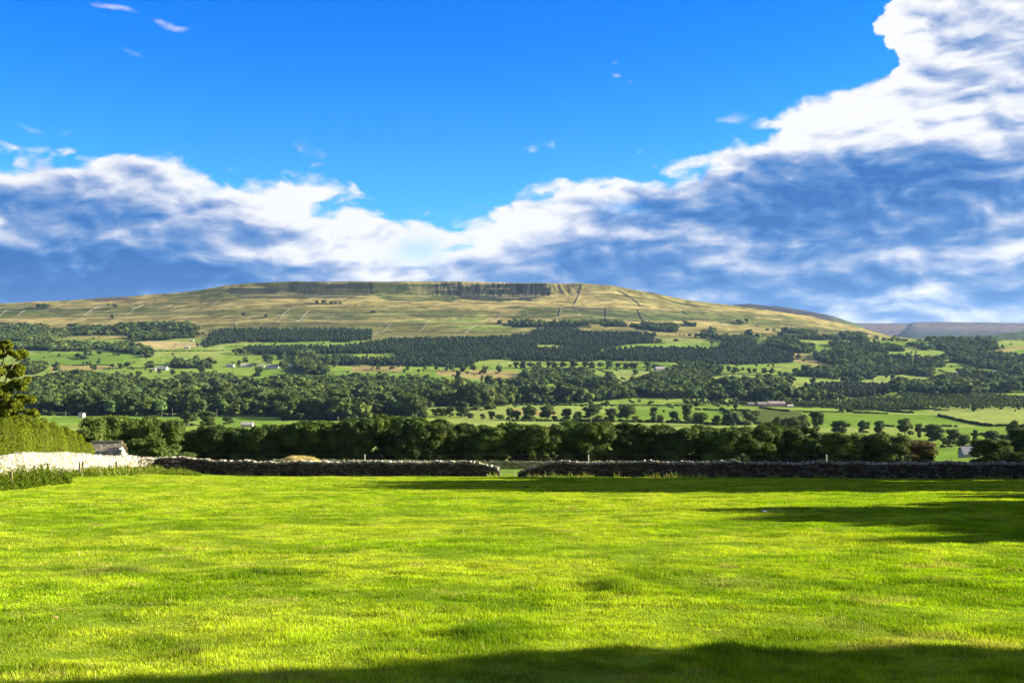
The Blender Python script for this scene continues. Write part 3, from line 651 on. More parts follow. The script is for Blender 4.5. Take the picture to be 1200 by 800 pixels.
# isolated and hedgerow trees of the dale: (x, base row, width px, height px)
ROWS = [
 ('in the hedgerow above the long belt', 'hedgerow trees above the belt', mid, [(604,492,13,11),(620,492.5,20,16),(642,492.5,22,17),(664,492,13,13),(676,492,11,10),(694,491,25,16),(715,492.5,15,14),(735,493,26,18),(766,492.5,9,15),(774,493,9,7),(790,493.5,14,12),(806,494,13,20),(820,499,22,15),(840,499,12,12),(852,498,15,14),(880,498,24,18)]),
 ('in the clump behind the right of the belt', 'clump above the belt', mid, [(912,508,19,19),(928,510,21,21),(942,508,17,21),(957,506,17,23),(984,507,22,14),(1012,507,15,14),(1031,509,15,16),(1061,510,20,19),(1077,513,10,16),(1095,516,24,18)]),
 ('around the grey field barn', 'trees around the grey field barn', mid, [(1110,524,15,11),(1118,520,18,17),(1130,526,18,16),(1143,516,9,12),(1160,518,24,13),(1190,521,24,27),(1176,519,14,10)]),
 ('below the riverside wood', 'trees below the riverside wood', mid, [(221,499,21,17),(243,498,23,16),(268,497,14,8),(275,486,9,6),(303,488,9,5),(335,492,15,7),(352,492,15,8),(372,489,14,8),(391,490,18,14),(408,490,18,15),(420,490,18,17),(442,488,18,15),(460,487,22,16),(478,485,14,14),(497,490,10,13),(511,487,14,9),(520,487,10,9),(527,488,12,12),(541,489,18,18),(551,490,10,6),(555,480,20,16),(572,479,19,20),(566,491,7,6),(576,491,9,9),(586,491,12,5),(597,491,9,13)]),
 ('in the left dale pastures', 'trees of the left pastures', far, [(59,413,8,7),(103,416,9,9),(117,416,6,6),(69,418,4,3.5),(109,435,8,7),(138,441,6,6),(153,442,6,7),(162,443,9,8),(176,437,4,4),(187,437,5,5),(202,440,7,9),(213,440,4,5),(235,440,9,12),(66,434,8,10),(132,431,6,6),(142,432,6,6),(151,431,9,7),(175,431,11,8)]),
 ('in the middle pastures', 'trees of the middle pastures', far, [(281,428,5,6),(287,424,7,6),(298,430,7,6),(303,441,12,11),(315,426,14,11),(330,421,9,9),(331,432,13,11),(373,424,6,6),(393,430,9,9),(443,433,5,6),(460,433,7,5),(478,434,5,5),(479,443,5,5),(498,433,4,4),(511,434,5,6),(524,434,6,7),(530,435,7,8),(542,435,7,9),(555,435,9,9),(569,437,9,8),(584,438,9,10),(537,446,8,12),(548,455,8,9),(565,447,4,7),(574,452,11,12),(586,452,9,10),(596,452,9,10),(355,438,10,11),(358,450,6,12)]),
 ('in field edges below the conifers', 'field edge trees below the conifers', far, [(605,431,7,7),(613,431,8,8),(622,431,8,8),(632,431,7,7),(643,431,7,8),(650,431,7,7),(659,431,9,8),(671,431,11,10),(686,431,9,8),(693,431,7,7),(703,431,8,8),(713,432,10,10),(725,432,7,7),(733,432,7,7),(740,432,9,9),(745,432,7,7),(758,431,8,7),(760,435,6,7),(767,433,9,7),(744,439,8,6),(855,436,6,7),(861,436,7,6),(865,436,6,5),(878,437,6,6),(885,437.5,5.5,6),(896,437,8,6),(904,439,7,8),(914,440,6,5),(922,442,8,6)]),
 ('on the dry hillside', 'trees on the hillside', far, [(45,361,7,5),(51,361,8,5.5),(56,361,6,5),(132,373,5,4.5),(136,361,6,4.5),(127,358,3,2.5),(83,384,8,6),(371,356,5,4),(380,356,6,4.5),(388,356,4,3.5),(393,356,5,3.5),(399,356,3,3),(286,371,5,5),(312,372,5,4),(438,367,6,4),(586,379,8,4),(597,379,6,4),(772,402,10,5.5),(792,401,7,5),(875,377,5,4),(866,378,6,4),(868,380,6,4),(899,388,5,4),(907,388,4,3),(932,388,4,4),(877,393,10,7),(869,394,5,4),(840,394,5,3),(835,403,6,3),(935,421,7,6),(942,424,5,4)]),
 ('in the right dale pastures', 'trees of the right pastures', far, [(1047,445,6,6),(1057,446,5,5),(1061,400.5,7,4),(1036,399,5,3.5),(1074,452,7,6),(1083,454,7,7),(1097,451,5,5),(1104,450,5,5),(1120,451,6,6),(1027,397,5,4),(1098,446,6,4),(1135,464,23,13),(1150,418,4,3),(1158,411,4,3),(1176,409,4,3)]),
]
IND = 0
for phr, grp, library, L_ in ROWS:
    for i, (X_, by, w, h) in enumerate(L_):
        x, y, z = pick(X_, by)
        W_, H_ = w/F*y, h/F*y*1.05
        lb = f'{"low shrubby" if H_/W_ < .68 else ("slim upright" if H_/W_ > 1.15 else "rounded")} tree, {ORD[i]} {phr}'
        tree('broadleaf_tree', x, y, W_*1.12, H_, lb, 'tree', grp, library[(i*7+3) % len(library)], tk[i % 3], z=z); IND += 1
print('individual dale trees', IND)
# woodland
pts = []
dcur = 520.
while dcur < 6400:
    sp = 8.6 if dcur < 1700 else (9.4 if dcur < 4200 else 26.)
    xs = np.arange(-.60*dcur, .60*dcur, sp); xs = xs+rng.uniform(-.42, .42, len(xs))*sp; ds = dcur+rng.uniform(-.42, .42, len(xs))*sp
    pts.append(np.stack([xs, ds], 1)); dcur += sp
pts = np.concatenate(pts); WX = np.clip(600+F*pts[:, 0]/pts[:, 1], 2, 1198); WZ = gz(pts[:, 0], pts[:, 1]); WY = 400-WZ/pts[:, 1]*F
keep = np.zeros(len(pts), bool); kd_ = np.zeros(len(pts), int)
for q, (kd, fl, P) in enumerate(WOODS):
    m = inpoly(WX, WY, P) & (rng.random(len(pts)) < fl) & ~keep; keep |= m; kd_[m] = {'b': 0, 'c': 1, 's': 2}[kd]
for P in CLEAR: keep &= ~inpoly(WX, WY, P)
keep &= ~((kd_ == 0) & clearing(pts[:, 0], pts[:, 1], WX, WY))
# drop points hidden far behind the hill rim
jj = np.clip(np.searchsorted(XCOLS, WX), 0, len(XCOLS)-1); ii = np.clip(np.searchsorted(DD, pts[:, 1])-1, 0, len(DD)-1)
keep &= WY < VIS[ii, jj]+8
# thin scatter of shrubs and small trees through the dale and on the scree
sc = (~keep) & (rng.random(len(pts)) < .022) & (WY > 393) & (WY < 486) & (pts[:, 1] > 700) & (fbm(pts[:, 0]/160, pts[:, 1]/160, 201, 2) > .42)
kd_[sc] = 3; keep |= sc
nearw = sstep(1900, 1600, pts[:, 1]); keep &= ~((kd_ == 0) & (rng.random(len(pts)) < .42*nearw))
W_ = pts[keep]; WZ = WZ[keep]; kd_ = kd_[keep]; WXk = WX[keep]; WYk = WY[keep]
print('woodland trees', len(W_))
fb = [crown(600+i, 5, 46, .13, 'b', zlo=0., core=.95, ic=ICO0, base=(.062, .09, .019), lob=(.2, .3)) for i in range(6)]
fc = [crown(620+i, 5, 40, .10, 'c', core=1.0, ic=ICO0, base=(.026, .042, .016)) for i in range(5)]
bigw = fbm(W_[:, 0]/60, W_[:, 1]/60, 221, 2)
size = np.where(kd_ == 0, rng.uniform(7.5, 13.5, len(W_))*(.75+.6*bigw)*np.where(rng.random(len(W_)) < .12, 1.35, 1), np.where(kd_ == 1, rng.uniform(7, 12.5, len(W_)), np.where(kd_ == 2, rng.uniform(4.2, 6.5, len(W_)), rng.uniform(2.5, 8.5, len(W_)))))
size = size*np.where(kd_ == 0, 1+.5*sstep(1900, 1600, W_[:, 1]), 1)
tx = fbm(W_[:, 0]/90, W_[:, 1]/90, 211, 2)
tint = (.5+1.05*rng.random(len(W_))**1.3)*(.72+.6*tx)
wid = np.where(kd_ == 1, .92, np.where(kd_ == 2, .8, 1.22))
order = np.argsort(-size/W_[:, 1]*np.where((kd_ == 0) & (pts[keep][:, 1] > 600), 1, 0))
NIND = max(0, 296-IND-len(BT)-12)
indiv = order[:NIND]; isind = np.zeros(len(W_), bool); isind[indiv] = True
for q in indiv:
    g = 'left of the lake' if WXk[q] < 385 else 'right of the white-roofed sheds'
    tree('broadleaf_tree', W_[q, 0], W_[q, 1], size[q]*1.22, size[q], 'rounded tree on the near fringe of the dense wood along the valley floor', 'tree', 'trees fringing the valley floor wood', far[q % 4], tk[q % 3], z=float(WZ[q]))
hu = rng.random(len(W_))
def merge(sel, name, label):
    mb = MB()
    for lb_, fam in ((0, fb), (1, fc)):
        for v in range(len(fam)):
            m = sel & (np.arange(len(W_)) % len(fam) == v) & ((kd_ != 1) if lb_ == 0 else (kd_ == 1))
            if lb_ == 1: m = sel & (np.arange(len(W_)) % len(fam) == v) & (kd_ == 1)
            I = np.where(m)[0]
            if not len(I): continue
            V, Q_, T_, C_ = fam[v]; a = rng.random(len(I))*6.28; ca, sa = np.cos(a)[:, None], np.sin(a)[:, None]
            w = (size[I]*wid[I])[:, None]; hh = size[I][:, None]
            vx = (V[:, 0]*ca-V[:, 1]*sa)*w+W_[I, 0][:, None]; vy = (V[:, 0]*sa+V[:, 1]*ca)*w+W_[I, 1][:, None]; vz = V[:, 2]*hh+WZ[I][:, None]-.2
            n = len(V); off = (np.arange(len(I))*n)[:, None, None]
            Cc = C_[None]*tint[I][:, None, None]*(1+np.stack([.45*(hu[I]-.5), 0*hu[I], -.5*(hu[I]-.5)], 1)[:, None, :])
            mb.add(np.stack([vx, vy, vz], -1).reshape(-1, 3), (Q_[None]+off).reshape(-1, 4), (T_[None]+off).reshape(-1, 3), Cc.reshape(-1, 3))
    o = ob(name, mb.mesh(name), M_WOOD); tag(o, label, 'woodland', kind='stuff'); print(name, len(o.data.polygons))
merge((~isind) & (kd_ == 0), 'broadleaf_woodland', 'mixed broadleaf woods covering the valley floor and lower slopes')
merge((~isind) & (kd_ == 1), 'conifer_woodland', 'dark blocks of conifer plantation across the middle of the dale')
merge((~isind) & (kd_ >= 2), 'scrub', 'low scrub and young planting dotted over the dale')

# ------------------------------------------------------------------ distant walls and hedges
def strip(kind, line, h, t, label, group, col, mat=M_FAR):
    dn_ = []
    for (xa, ya), (xb, yb) in zip(line[:-1], line[1:]):
        k_ = max(1, int(math.hypot(xb-xa, yb-ya)/6)); dn_ += [(xa+(xb-xa)*q/k_+(JIT.uniform(-.4, .4) if q else 0), ya+(yb-ya)*q/k_) for q in range(k_)]
    pts3 = [pick(X_, Y_) for X_, Y_ in dn_+[line[-1]]]; P = [(p[0], p[1]) for p in pts3]
    s, cum, P = sample(P, 1); Lt = cum[-1]; step = max(2.5, min(12., Lt/40)); mb = MB(); x0, y0, _ = at(P, cum, Lt/2); off = np.array((x0, y0, float(gz(x0, y0)))); q = 0
    while q < Lt:
        l = min(step, Lt-q)+.3; x, y, a = at(P, cum, q+l/2); hh = h*JIT.uniform(.8, 1.15) 
        x1, y1, _ = at(P, cum, q); x2, y2, _ = at(P, cum, min(q+l, Lt)); z1, z2 = float(gz(x1, y1)), float(gz(x2, y2)); nx, ny = -math.sin(a)*t/2, math.cos(a)*t/2
        if kind == 'field_hedge':
            n = max(2, int(l/ (h*.8)))
            for _ in range(n):
                f_ = JIT.random(); V = ICO1[0]*np.array((h*.75, h*.75, hh*.6))*(1+.4*(JIT.random((len(ICO1[0]), 1))-.5))+np.array((x1+(x2-x1)*f_, y1+(y2-y1)*f_, z1+(z2-z1)*f_+hh*.45))-off
                mb.add(V, None, ICO1[1], np.array(col)*JIT.uniform(.8, 1.25))
        else:
            V = np.array([(x1-nx, y1-ny, z1-1.), (x2-nx, y2-ny, z2-1.), (x2-nx*.6, y2-ny*.6, z2+hh), (x1-nx*.6, y1-ny*.6, z1+hh), (x1+nx, y1+ny, z1-1.), (x2+nx, y2+ny, z2-1.), (x2+nx*.6, y2+ny*.6, z2+hh), (x1+nx*.6, y1+ny*.6, z1+hh)])-off
            mb.add(V, [[0, 1, 2, 3], [5, 4, 7, 6], [3, 2, 6, 7], [0, 3, 7, 4], [1, 5, 6, 2]], None, np.array(col)*JIT.uniform(.85, 1.15))
        q += step
    o = ob(kind, mb.mesh(kind), mat, None, tuple(off)); tag(o, label, 'hedge' if kind == 'field_hedge' else 'wall', group)
LW = (.21, .20, .15); SHADED_W = (.13, .12, .09)  # second is the pale wall stone darkened to stand for its shaded side
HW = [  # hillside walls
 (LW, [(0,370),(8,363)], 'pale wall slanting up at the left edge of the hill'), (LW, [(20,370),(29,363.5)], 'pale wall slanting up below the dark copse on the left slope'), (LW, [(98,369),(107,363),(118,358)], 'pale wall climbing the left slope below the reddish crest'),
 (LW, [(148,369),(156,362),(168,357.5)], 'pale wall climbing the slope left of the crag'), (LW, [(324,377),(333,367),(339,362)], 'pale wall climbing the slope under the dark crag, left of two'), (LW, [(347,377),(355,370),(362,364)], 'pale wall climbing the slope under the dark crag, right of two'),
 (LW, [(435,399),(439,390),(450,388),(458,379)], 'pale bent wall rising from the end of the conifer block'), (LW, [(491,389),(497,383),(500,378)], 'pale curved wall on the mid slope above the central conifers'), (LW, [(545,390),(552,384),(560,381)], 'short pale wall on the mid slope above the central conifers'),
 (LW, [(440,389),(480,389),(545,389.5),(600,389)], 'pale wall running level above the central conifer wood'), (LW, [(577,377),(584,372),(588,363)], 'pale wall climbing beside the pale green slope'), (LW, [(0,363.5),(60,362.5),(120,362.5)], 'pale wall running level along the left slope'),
 (LW, [(420,377),(400,378),(360,377)], 'pale level wall above the brown bank left of centre'), (SHADED_W, [(673,357),(679,345),(682.5,333)], 'dark wall running straight up the tawny flank to the skyline'), (SHADED_W, [(723,340),(735,346),(744,352),(751,359)], 'dark wall curving down the tawny right flank'),
 (SHADED_W, [(760,342),(775,349),(800,357),(830,361)], 'dark wall following the crest line down to the right'), (SHADED_W, [(747,363),(751,371),(757,380)], 'dark wall dropping from the terrace into the tree line'), (SHADED_W, [(710,361),(710,377)], 'dark straight wall crossing the green terrace'), (SHADED_W, [(655,371),(658,361)], 'short dark wall on the green terrace under the crag'),
 (SHADED_W, [(625.5,342),(625,332)], 'short dark wall reaching the skyline right of the gullied scar'), (SHADED_W, [(674,382),(682,388),(692,390)], 'dark wall bending above the conifer plantation'), (SHADED_W, [(752,384),(759,391)], 'short dark wall above the right end of the conifer plantation'), (LW, [(600,358.5),(690,360),(800,364),(860,366)], 'pale wall along the foot of the tawny slope'),
 (SHADED_W, [(200,356),(222,356)], 'short dark wall below the reddish left crest'), (SHADED_W, [(800,364),(806,369)], 'short dark bank on the right flank'), (LW, [(1000,394),(960,386),(905,379)], 'pale wall following the right shoulder of the hill'),
]
for c, l, lb in HW: strip('field_wall', l, 1.9 if c is SHADED_W else 1.1, 1.8 if c is SHADED_W else .8, lb, 'walls on the hillside', c)
HD = (.045, .06, .018)
HH = [([(600,493.5),(660,493.5),(740,494),(800,495.5),(860,498.5)], 3.5, 'low hedge linking the hedgerow trees above the long belt'), ([(165,411),(210,411.5),(262,411)], 4, 'dark straight hedge under the straw-coloured field'), ([(600,474.5),(700,475),(800,475.5)], 3, 'long dark hedge line across the pasture above the hedgerow trees'), ([(813,480),(840,481),(870,481),(890,484)], 3, 'curved hedge between the two bright pastures in front of the long farm'),
 ([(890,478),(905,480),(925,482)], 3, 'broken hedge in the bright pasture below the long farm'), ([(940,483),(1000,483),(1020,484)], 2.6, 'thin level hedge below the young plantation'), ([(1000,484),(1040,485)], 2.4, 'low hedge left of the dark thick bank'), ([(1028,480.5),(1050,483),(1070,484)], 4, 'thick dark bank of hedge below the young plantation'),
 ([(1100,487),(1112,490),(1125,493)], 3, 'stony hedge at the top of the long diagonal boundary'), ([(1125,493),(1145,497),(1160,499.5),(1185,499)], 3.2, 'dark diagonal hedge across the right pastures'), ([(1085,500),(1100,499.5),(1121,500)], 2.4, 'low hedge strip right of the belt above the far pasture'), ([(1034,499),(1048,500)], 2.4, 'short hedge strip above the belt'),
 ([(60,487),(130,486),(200,486.5),(330,485.5)], 3, 'long hedge along the road at the foot of the riverside wood'), ([(846,480),(862,487),(868,498)], 4, 'dark hedge curving down beside the darker pasture'), ([(700,427),(760,425),(783,431)], 2.4, 'hedge edging the bright field below the conifers'), ([(830,437.5),(870,439),(925,441)], 2.4, 'hedge beneath the row of round trees on the right field'),
 ([(905,430),(935,432)], 2., 'short hedge line across the pale right field'), ([(380,436),(420,434),(480,437)], 2, 'hedge bending through the middle pastures'), ([(700,432),(712,437),(722,440)], 2.4, 'hedge dropping diagonally beside the field edge trees'), ([(600,426.5),(640,427),(700,428)], 2.4, 'level hedge below the conifer wood and above the tree line')]
for l, h, lb in HH: strip('field_hedge', l, h*.62, h*.62, lb, 'hedges in the dale pastures', HD, M_WOOD)

# ------------------------------------------------------------------ buildings
def house(X_, Y_, wpx, label, cat='house', wall=(.6, .57, .5), roof=(.28, .26, .23), rz=0., hh=4., ratio=.55, chim=True, wh=None, name='farmhouse', roofk=.32, group=None, xyz=None):
    x, y, z = xyz or pick(X_, Y_); L_ = wpx/F*y; D_ = max(4., L_*ratio); hw = wh or hh
    root = empty(name, (x, y, z-.2), label, cat, group, rz)
    b = MB(); b.box((0, 0, hw/2), (L_, D_, hw), 0, wall)
    rh = D_*roofk
    for sx in (-1, 1):      # gables
        b.add([(sx*L_/2, -D_/2, hw), (sx*L_/2, D_/2, hw), (sx*L_/2, 0, hw+rh), (sx*(L_/2-.3), -D_/2, hw), (sx*(L_/2-.3), D_/2, hw), (sx*(L_/2-.3), 0, hw+rh)], [[0, 3, 5, 2], [1, 2, 5, 4]], [[0, 1, 2], [3, 5, 4]], wall)
    ob('wall', b.mesh('house_wall'), M_FAR, root)
    r_ = MB(); e = .3; th = .18
    for sy in (-1, 1):
        V = np.array([(-L_/2-e, sy*(D_/2+e), hw-e*roofk*2+.02), (L_/2+e, sy*(D_/2+e), hw-e*roofk*2+.02), (L_/2+e, 0, hw+rh+.02), (-L_/2-e, 0, hw+rh+.02)])
        r_.add(np.concatenate([V, V+np.array((0, 0, th))]), BQ2, None, roof)
    ro = ob('roof', r_.mesh('house_roof'), M_ROOF, root)
    if chim:
        c = MB(); c.box((L_*.42, 0, hw+rh+.5), (.8, .8, 1.6), 0, wall); ob('chimney', c.mesh('house_chimney'), M_FAR, ro)
    if L_ > 7 and cat == 'house':
        n = int(min(5, L_//3.2))
        for k in range(n):
            w_ = MB(); w_.box((-L_/2+(k+.5)*L_/n, -D_/2-.03, hw*.55), (1.1, .1, 1.3), 0, (.03, .035, .04)); ob('window', w_.mesh('house_window'), M_FAR, root)
    return root
BQ2 = [[0, 1, 2, 3], [7, 6, 5, 4], [0, 4, 5, 1], [1, 5, 6, 2], [2, 6, 7, 3], [3, 7, 4, 0]]
WH = (.50, .48, .43)
for a in [(190, 433.5, 13, 'white long farmhouse left of the wooded clump in the left dale', WH), (180, 434, 5, 'small white cottage beside the long white farmhouse', WH), (211, 425, 14, 'pale grey farmhouse among trees above the long white one', (.55, .52, .46)),
          (270, 430, 9, 'pale low house at the left of the middle hamlet', WH), (289, 430, 13, 'white house with grey roof in the centre of the middle hamlet', WH), (306, 430, 7, 'small stone house between trees in the middle hamlet', (.6, .55, .45)), (319, 431.5, 14, 'wide pale-roofed house at the right of the middle hamlet', (.7, .68, .62)), (339, 430, 7, 'brown stone house beside the round trees in the middle hamlet', (.4, .33, .25)),
          (373, 427, 10, 'low pale house in the pasture right of the middle hamlet', (.65, .62, .56)), (775, 434, 15, 'purplish grey farmstead against the dark wood in the centre right', (.38, .33, .33)), (787, 434, 9, 'dark stone barn attached right of the purplish farmstead', (.3, .27, .26)), (832, 430, 4, 'small white cottage at the wood edge beside the right fields', WH),
          (888, 382, 3, 'tiny white hut on the right flank of the hill', WH), (276, 380, 3, 'tiny pale hut on the slope above the conifer block', WH), (225, 400, 4, 'tiny white hut at the top of the straw field', WH), (219, 408.5, 6, 'small white barn at the foot of the straw field', WH),
          (1121, 448, 9, 'grey roofed barn among the right dale woods', (.5, .5, .5)), (1119, 439, 7, 'orange brown farmhouse in the right dale', (.55, .4, .28)), (1141, 436, 3.5, 'white cottage above the grey roofed barn in the right dale', WH), (1152, 436.5, 4, 'small pale cottage in the right dale hamlet', WH), (1166, 437, 7, 'brown roofed farmhouse in the right dale hamlet', (.5, .4, .32)), (1151, 444, 4, 'white gabled cottage lowest in the right dale hamlet', WH), (1196, 434, 7, 'pale houses row at the right edge of the dale', (.7, .6, .5)),
          (1091, 405, 6, 'white farm far up the dale below the moor', WH), (1136, 447, 6, 'pale pinkish barn right of the grey roofed barn', (.6, .5, .45)), (101, 472, 5, 'white roofed shed among the riverside trees', WH), (96, 489, 6, 'small stone barn with a lit gable beside the valley road', (.5, .45, .38)), (1035, 452, 6, 'pale shed at the wood edge in the right pastures', (.7, .66, .6))]:
    house(a[0], a[1], a[2], a[3], 'house', a[4], hh=3.6 if a[2] > 4 else 3., rz=rng.uniform(-.25, .25), chim=a[2] > 8)
house(910, 476, 19, 'long stone farm with a pinkish roof below the dark woods', 'farmhouse', (.5, .42, .33), (.42, .34, .28), hh=4.2, ratio=.4, rz=-.05)
house(893, 476, 11, 'dark stone barn joined to the left of the long farm', 'barn', (.3, .25, .22), (.3, .24, .22), hh=3.4, ratio=.6, chim=False, name='stone_barn')
house(880, 475, 8, 'low dark shed left of the long farm', 'barn', (.3, .25, .22), (.26, .22, .2), hh=2.6, ratio=.6, chim=False, name='stone_barn')
house(926, 477.5, 7, 'small white building right of the long farm', 'barn', WH, (.5, .42, .36), hh=2.6, ratio=.6, chim=False, name='stone_barn')
house(393, 480, 27, 'wide white-roofed farm shed in the riverside wood', 'shed', (.5, .55, .6), (.75, .8, .85), hh=3.2, ratio=.45, chim=False, name='farm_shed', roofk=.2)
house(434, 482, 9, 'pale blue roofed shed right of the wide white-roofed one', 'shed', (.5, .55, .6), (.65, .75, .8), hh=3.2, ratio=.7, chim=False, name='farm_shed', roofk=.25)
house(290, 500, 13, 'pinkish roofed field barn just above the left part of the belt', 'barn', (.42, .38, .32), (.38, .33, .3), hh=2.2, ratio=.6, chim=False, name='stone_barn')
x, y, z = pick(1133, 536)
house(1133, 536, 14, 'grey purple slate field barn beside the trees at the right', 'barn', (.28, .26, .25), (.22, .21, .235), hh=1.9, ratio=.9, chim=False, name='stone_barn', rz=.1, roofk=.6)
# the small barn behind the pale wall
def barn():
    d = 140.; X0, X1 = 102., 134.; xl, xr = (X0-600)/F*d, (X1-600)/F*d; zr = (400-519.5)/F*d; ze = (400-534.5)/F*d
    cx = (xl+xr)/2; zg = float(gz(cx, d)); rz = R(3)
    root = empty('stone_barn', (cx, d+1.8, zg-.3), 'small stone barn with a brown-grey slate roof behind the pale wall', 'barn', None, -rz)
    L_ = 4.1; D_ = 4.4; hw = ze-zg+.3; rh = zr-ze
    b = MB(); off = np.array((0, 0, 0.))
    pal = [(.60, .55, .44), (.66, .61, .50), (.50, .45, .34), (.42, .38, .30)]
    b.box((0, 0, hw/2), (L_-.1, D_-.1, hw), 0, (.2, .18, .14))
    for sx in (-1, 1):
        b.add([(sx*L_*.485, -D_*.48, hw), (sx*L_*.485, D_*.48, hw), (sx*L_*.485, 0, hw+rh-.05), (sx*(L_/2-.3), -D_*.48, hw), (sx*(L_/2-.3), D_*.48, hw), (sx*(L_/2-.3), 0, hw+rh-.05)], [[0, 3, 5, 2], [1, 2, 5, 4]], [[0, 1, 2], [3, 5, 4]], (.25, .22, .17))
        zc = .1
        while zc < hw+rh:
            hwid = D_/2 if zc < hw else D_/2*(1-(zc-hw)/rh); t = -hwid
            while t < hwid-.05:
                l = min(JIT.uniform(.25, .55), hwid-t); stonebox(b, (sx*(L_/2-.02), t+l/2, zc), (.16, l*.96, .17), 0, stone_col(pal)); t += l
            zc += .18
    for sy in (-1, 1):
        zc = .1
        while zc < hw:
            t = -L_/2
            while t < L_/2-.05:
                l = min(JIT.uniform(.25, .55), L_/2-t); stonebox(b, (t+l/2, sy*(D_/2-.02), zc), (l*.96, .16, .17), 0, stone_col(pal)); t += l
            zc += .18
    ob('wall', b.mesh('barn_wall'), M_STONE, root)
    r_ = MB(); rp = [(.30, .25, .16), (.38, .32, .22), (.24, .19, .13), (.34, .30, .18)]
    sl = math.hypot(D_/2, rh); a = math.atan2(rh, D_/2); n = int(sl/.28)
    for sy in (-1, 1):
        for k in range(n+1):
            f_ = (k+.0)/n; t = -L_/2-.15
            while t < L_/2+.15:
                l = JIT.uniform(.3, .55); yy = sy*(D_/2+.15)*(1-f_); zz = hw-.05+(rh+.08)*f_+.05
                P = np.array([[t, yy, zz-.05], [t+l*.97, yy, zz-.05], [t+l*.97, yy-sy*.42, zz+.42*rh/(D_/2)-.09], [t, yy-sy*.42, zz+.42*rh/(D_/2)-.09]])+np.array((0, 0, JIT.uniform(-.01, .02)))
                if f_ > .93: P[2:, 1] = 0; P[2:, 2] = hw+rh+.06
                r_.add(np.concatenate([P, P+np.array((0, 0, .06))]), BQ2, None, stone_col(rp)); t += l
    ro = ob('roof', r_.mesh('barn_roof'), M_ROOF, root)
    g = MB(); t = -L_/2-.15
    while t < L_/2+.1: g.box((t+.22, 0, hw+rh+.14), (.42, .34, .1), 0, stone_col([(.5, .46, .38), (.42, .38, .3)])); t += .44
    ob('ridge_stones', g.mesh('barn_ridge'), M_STONE, ro)
barn()

# ------------------------------------------------------------------ small things
def rock(name, X_, d, sz, label, col, cat='rock', sub=.35):
    x, y = wp(X_, d); z = float(gz(x, y)); V, T_ = ico(2); V = V*np.array(sz)*(1+.35*(JIT.random((len(V), 1))-.5)); mb = MB(); mb.add(V, None, T_, col)
    o = ob(name, mb.mesh(name, True), M_STONE, None, (x, y, z+sz[2]*sub)); tag(o, label, cat); return o
rock('boulder', 209, 186, (.9, .7, .65), 'pale boulder in the gap between the clump and the long belt', (.7, .62, .52))
rock('stone', 896, row2d(603), (.07, .05, .045), 'small white stone in the shaded grass on the right', (.8, .78, .75))
rock('clod', 63, row2d(724), (.045, .03, .02), 'reddish brown clod lying in the grass at lower left', (.35, .16, .09))
rock('molehill', 617, row2d(572), (.16, .12, .07), 'dark molehill in the shadow below the wall gap', (.04, .03, .02), 'molehill')
rock('dry_clod', 623, row2d(691), (.03, .025, .025), 'tan clod in the middle of the pasture', (.5, .36, .2))
# tan mound behind the wall
def mound():
    d = 128.; x0, y0 = wp(352, d); z0 = float(gz(x0, y0)); ztop = (400-536)/F*d; hh = ztop-z0
    u, v = np.meshgrid(np.linspace(-1, 1, 50), np.linspace(-1, 1, 24)); q = np.clip(1-(np.abs(u)**2.4+v**2), 0, 1)
    zz = hh*q**.55*(.85+.3*fbm(u*4+9, v*2+5, 301, 2))-.3*(q <= 0); V = np.stack([u*3.3, v*2.2, zz], -1).reshape(-1, 3); idx = np.arange(u.size).reshape(u.shape)
    Qm = np.stack([idx[:-1, :-1], idx[:-1, 1:], idx[1:, 1:], idx[1:, :-1]], -1).reshape(-1, 4)
    root = empty('earth_mound', (x0, y0, z0), 'low earth mound with dry straw grass showing above the left wall', 'mound')
    ob('bank', mesh('mound_bank', V, [Qm], np.broadcast_to(np.array((.34, .27, .13)), (len(V), 3)), True), M_PAST, root)
    n = 5000; k = rng.integers(len(V), size=n); k = k[V[k, 2] > .1]; p = V[k]+rng.normal(0, .08, (len(k), 3))*np.array((1, 1, 0))
    V2, _, T2_, C2 = blades(p[:, 0], p[:, 1], .15+.2*rng.random(len(k)), np.full(len(k), .03), np.array((.5, .40, .2))*(.7+.5*rng.random((len(k), 1))), .5, False, p[:, 2])
    g = ob('dry_grass', mesh('mound_grass', V2, [T2_], C2), M_GRASS, root); g['kind'] = 'stuff'
mound()
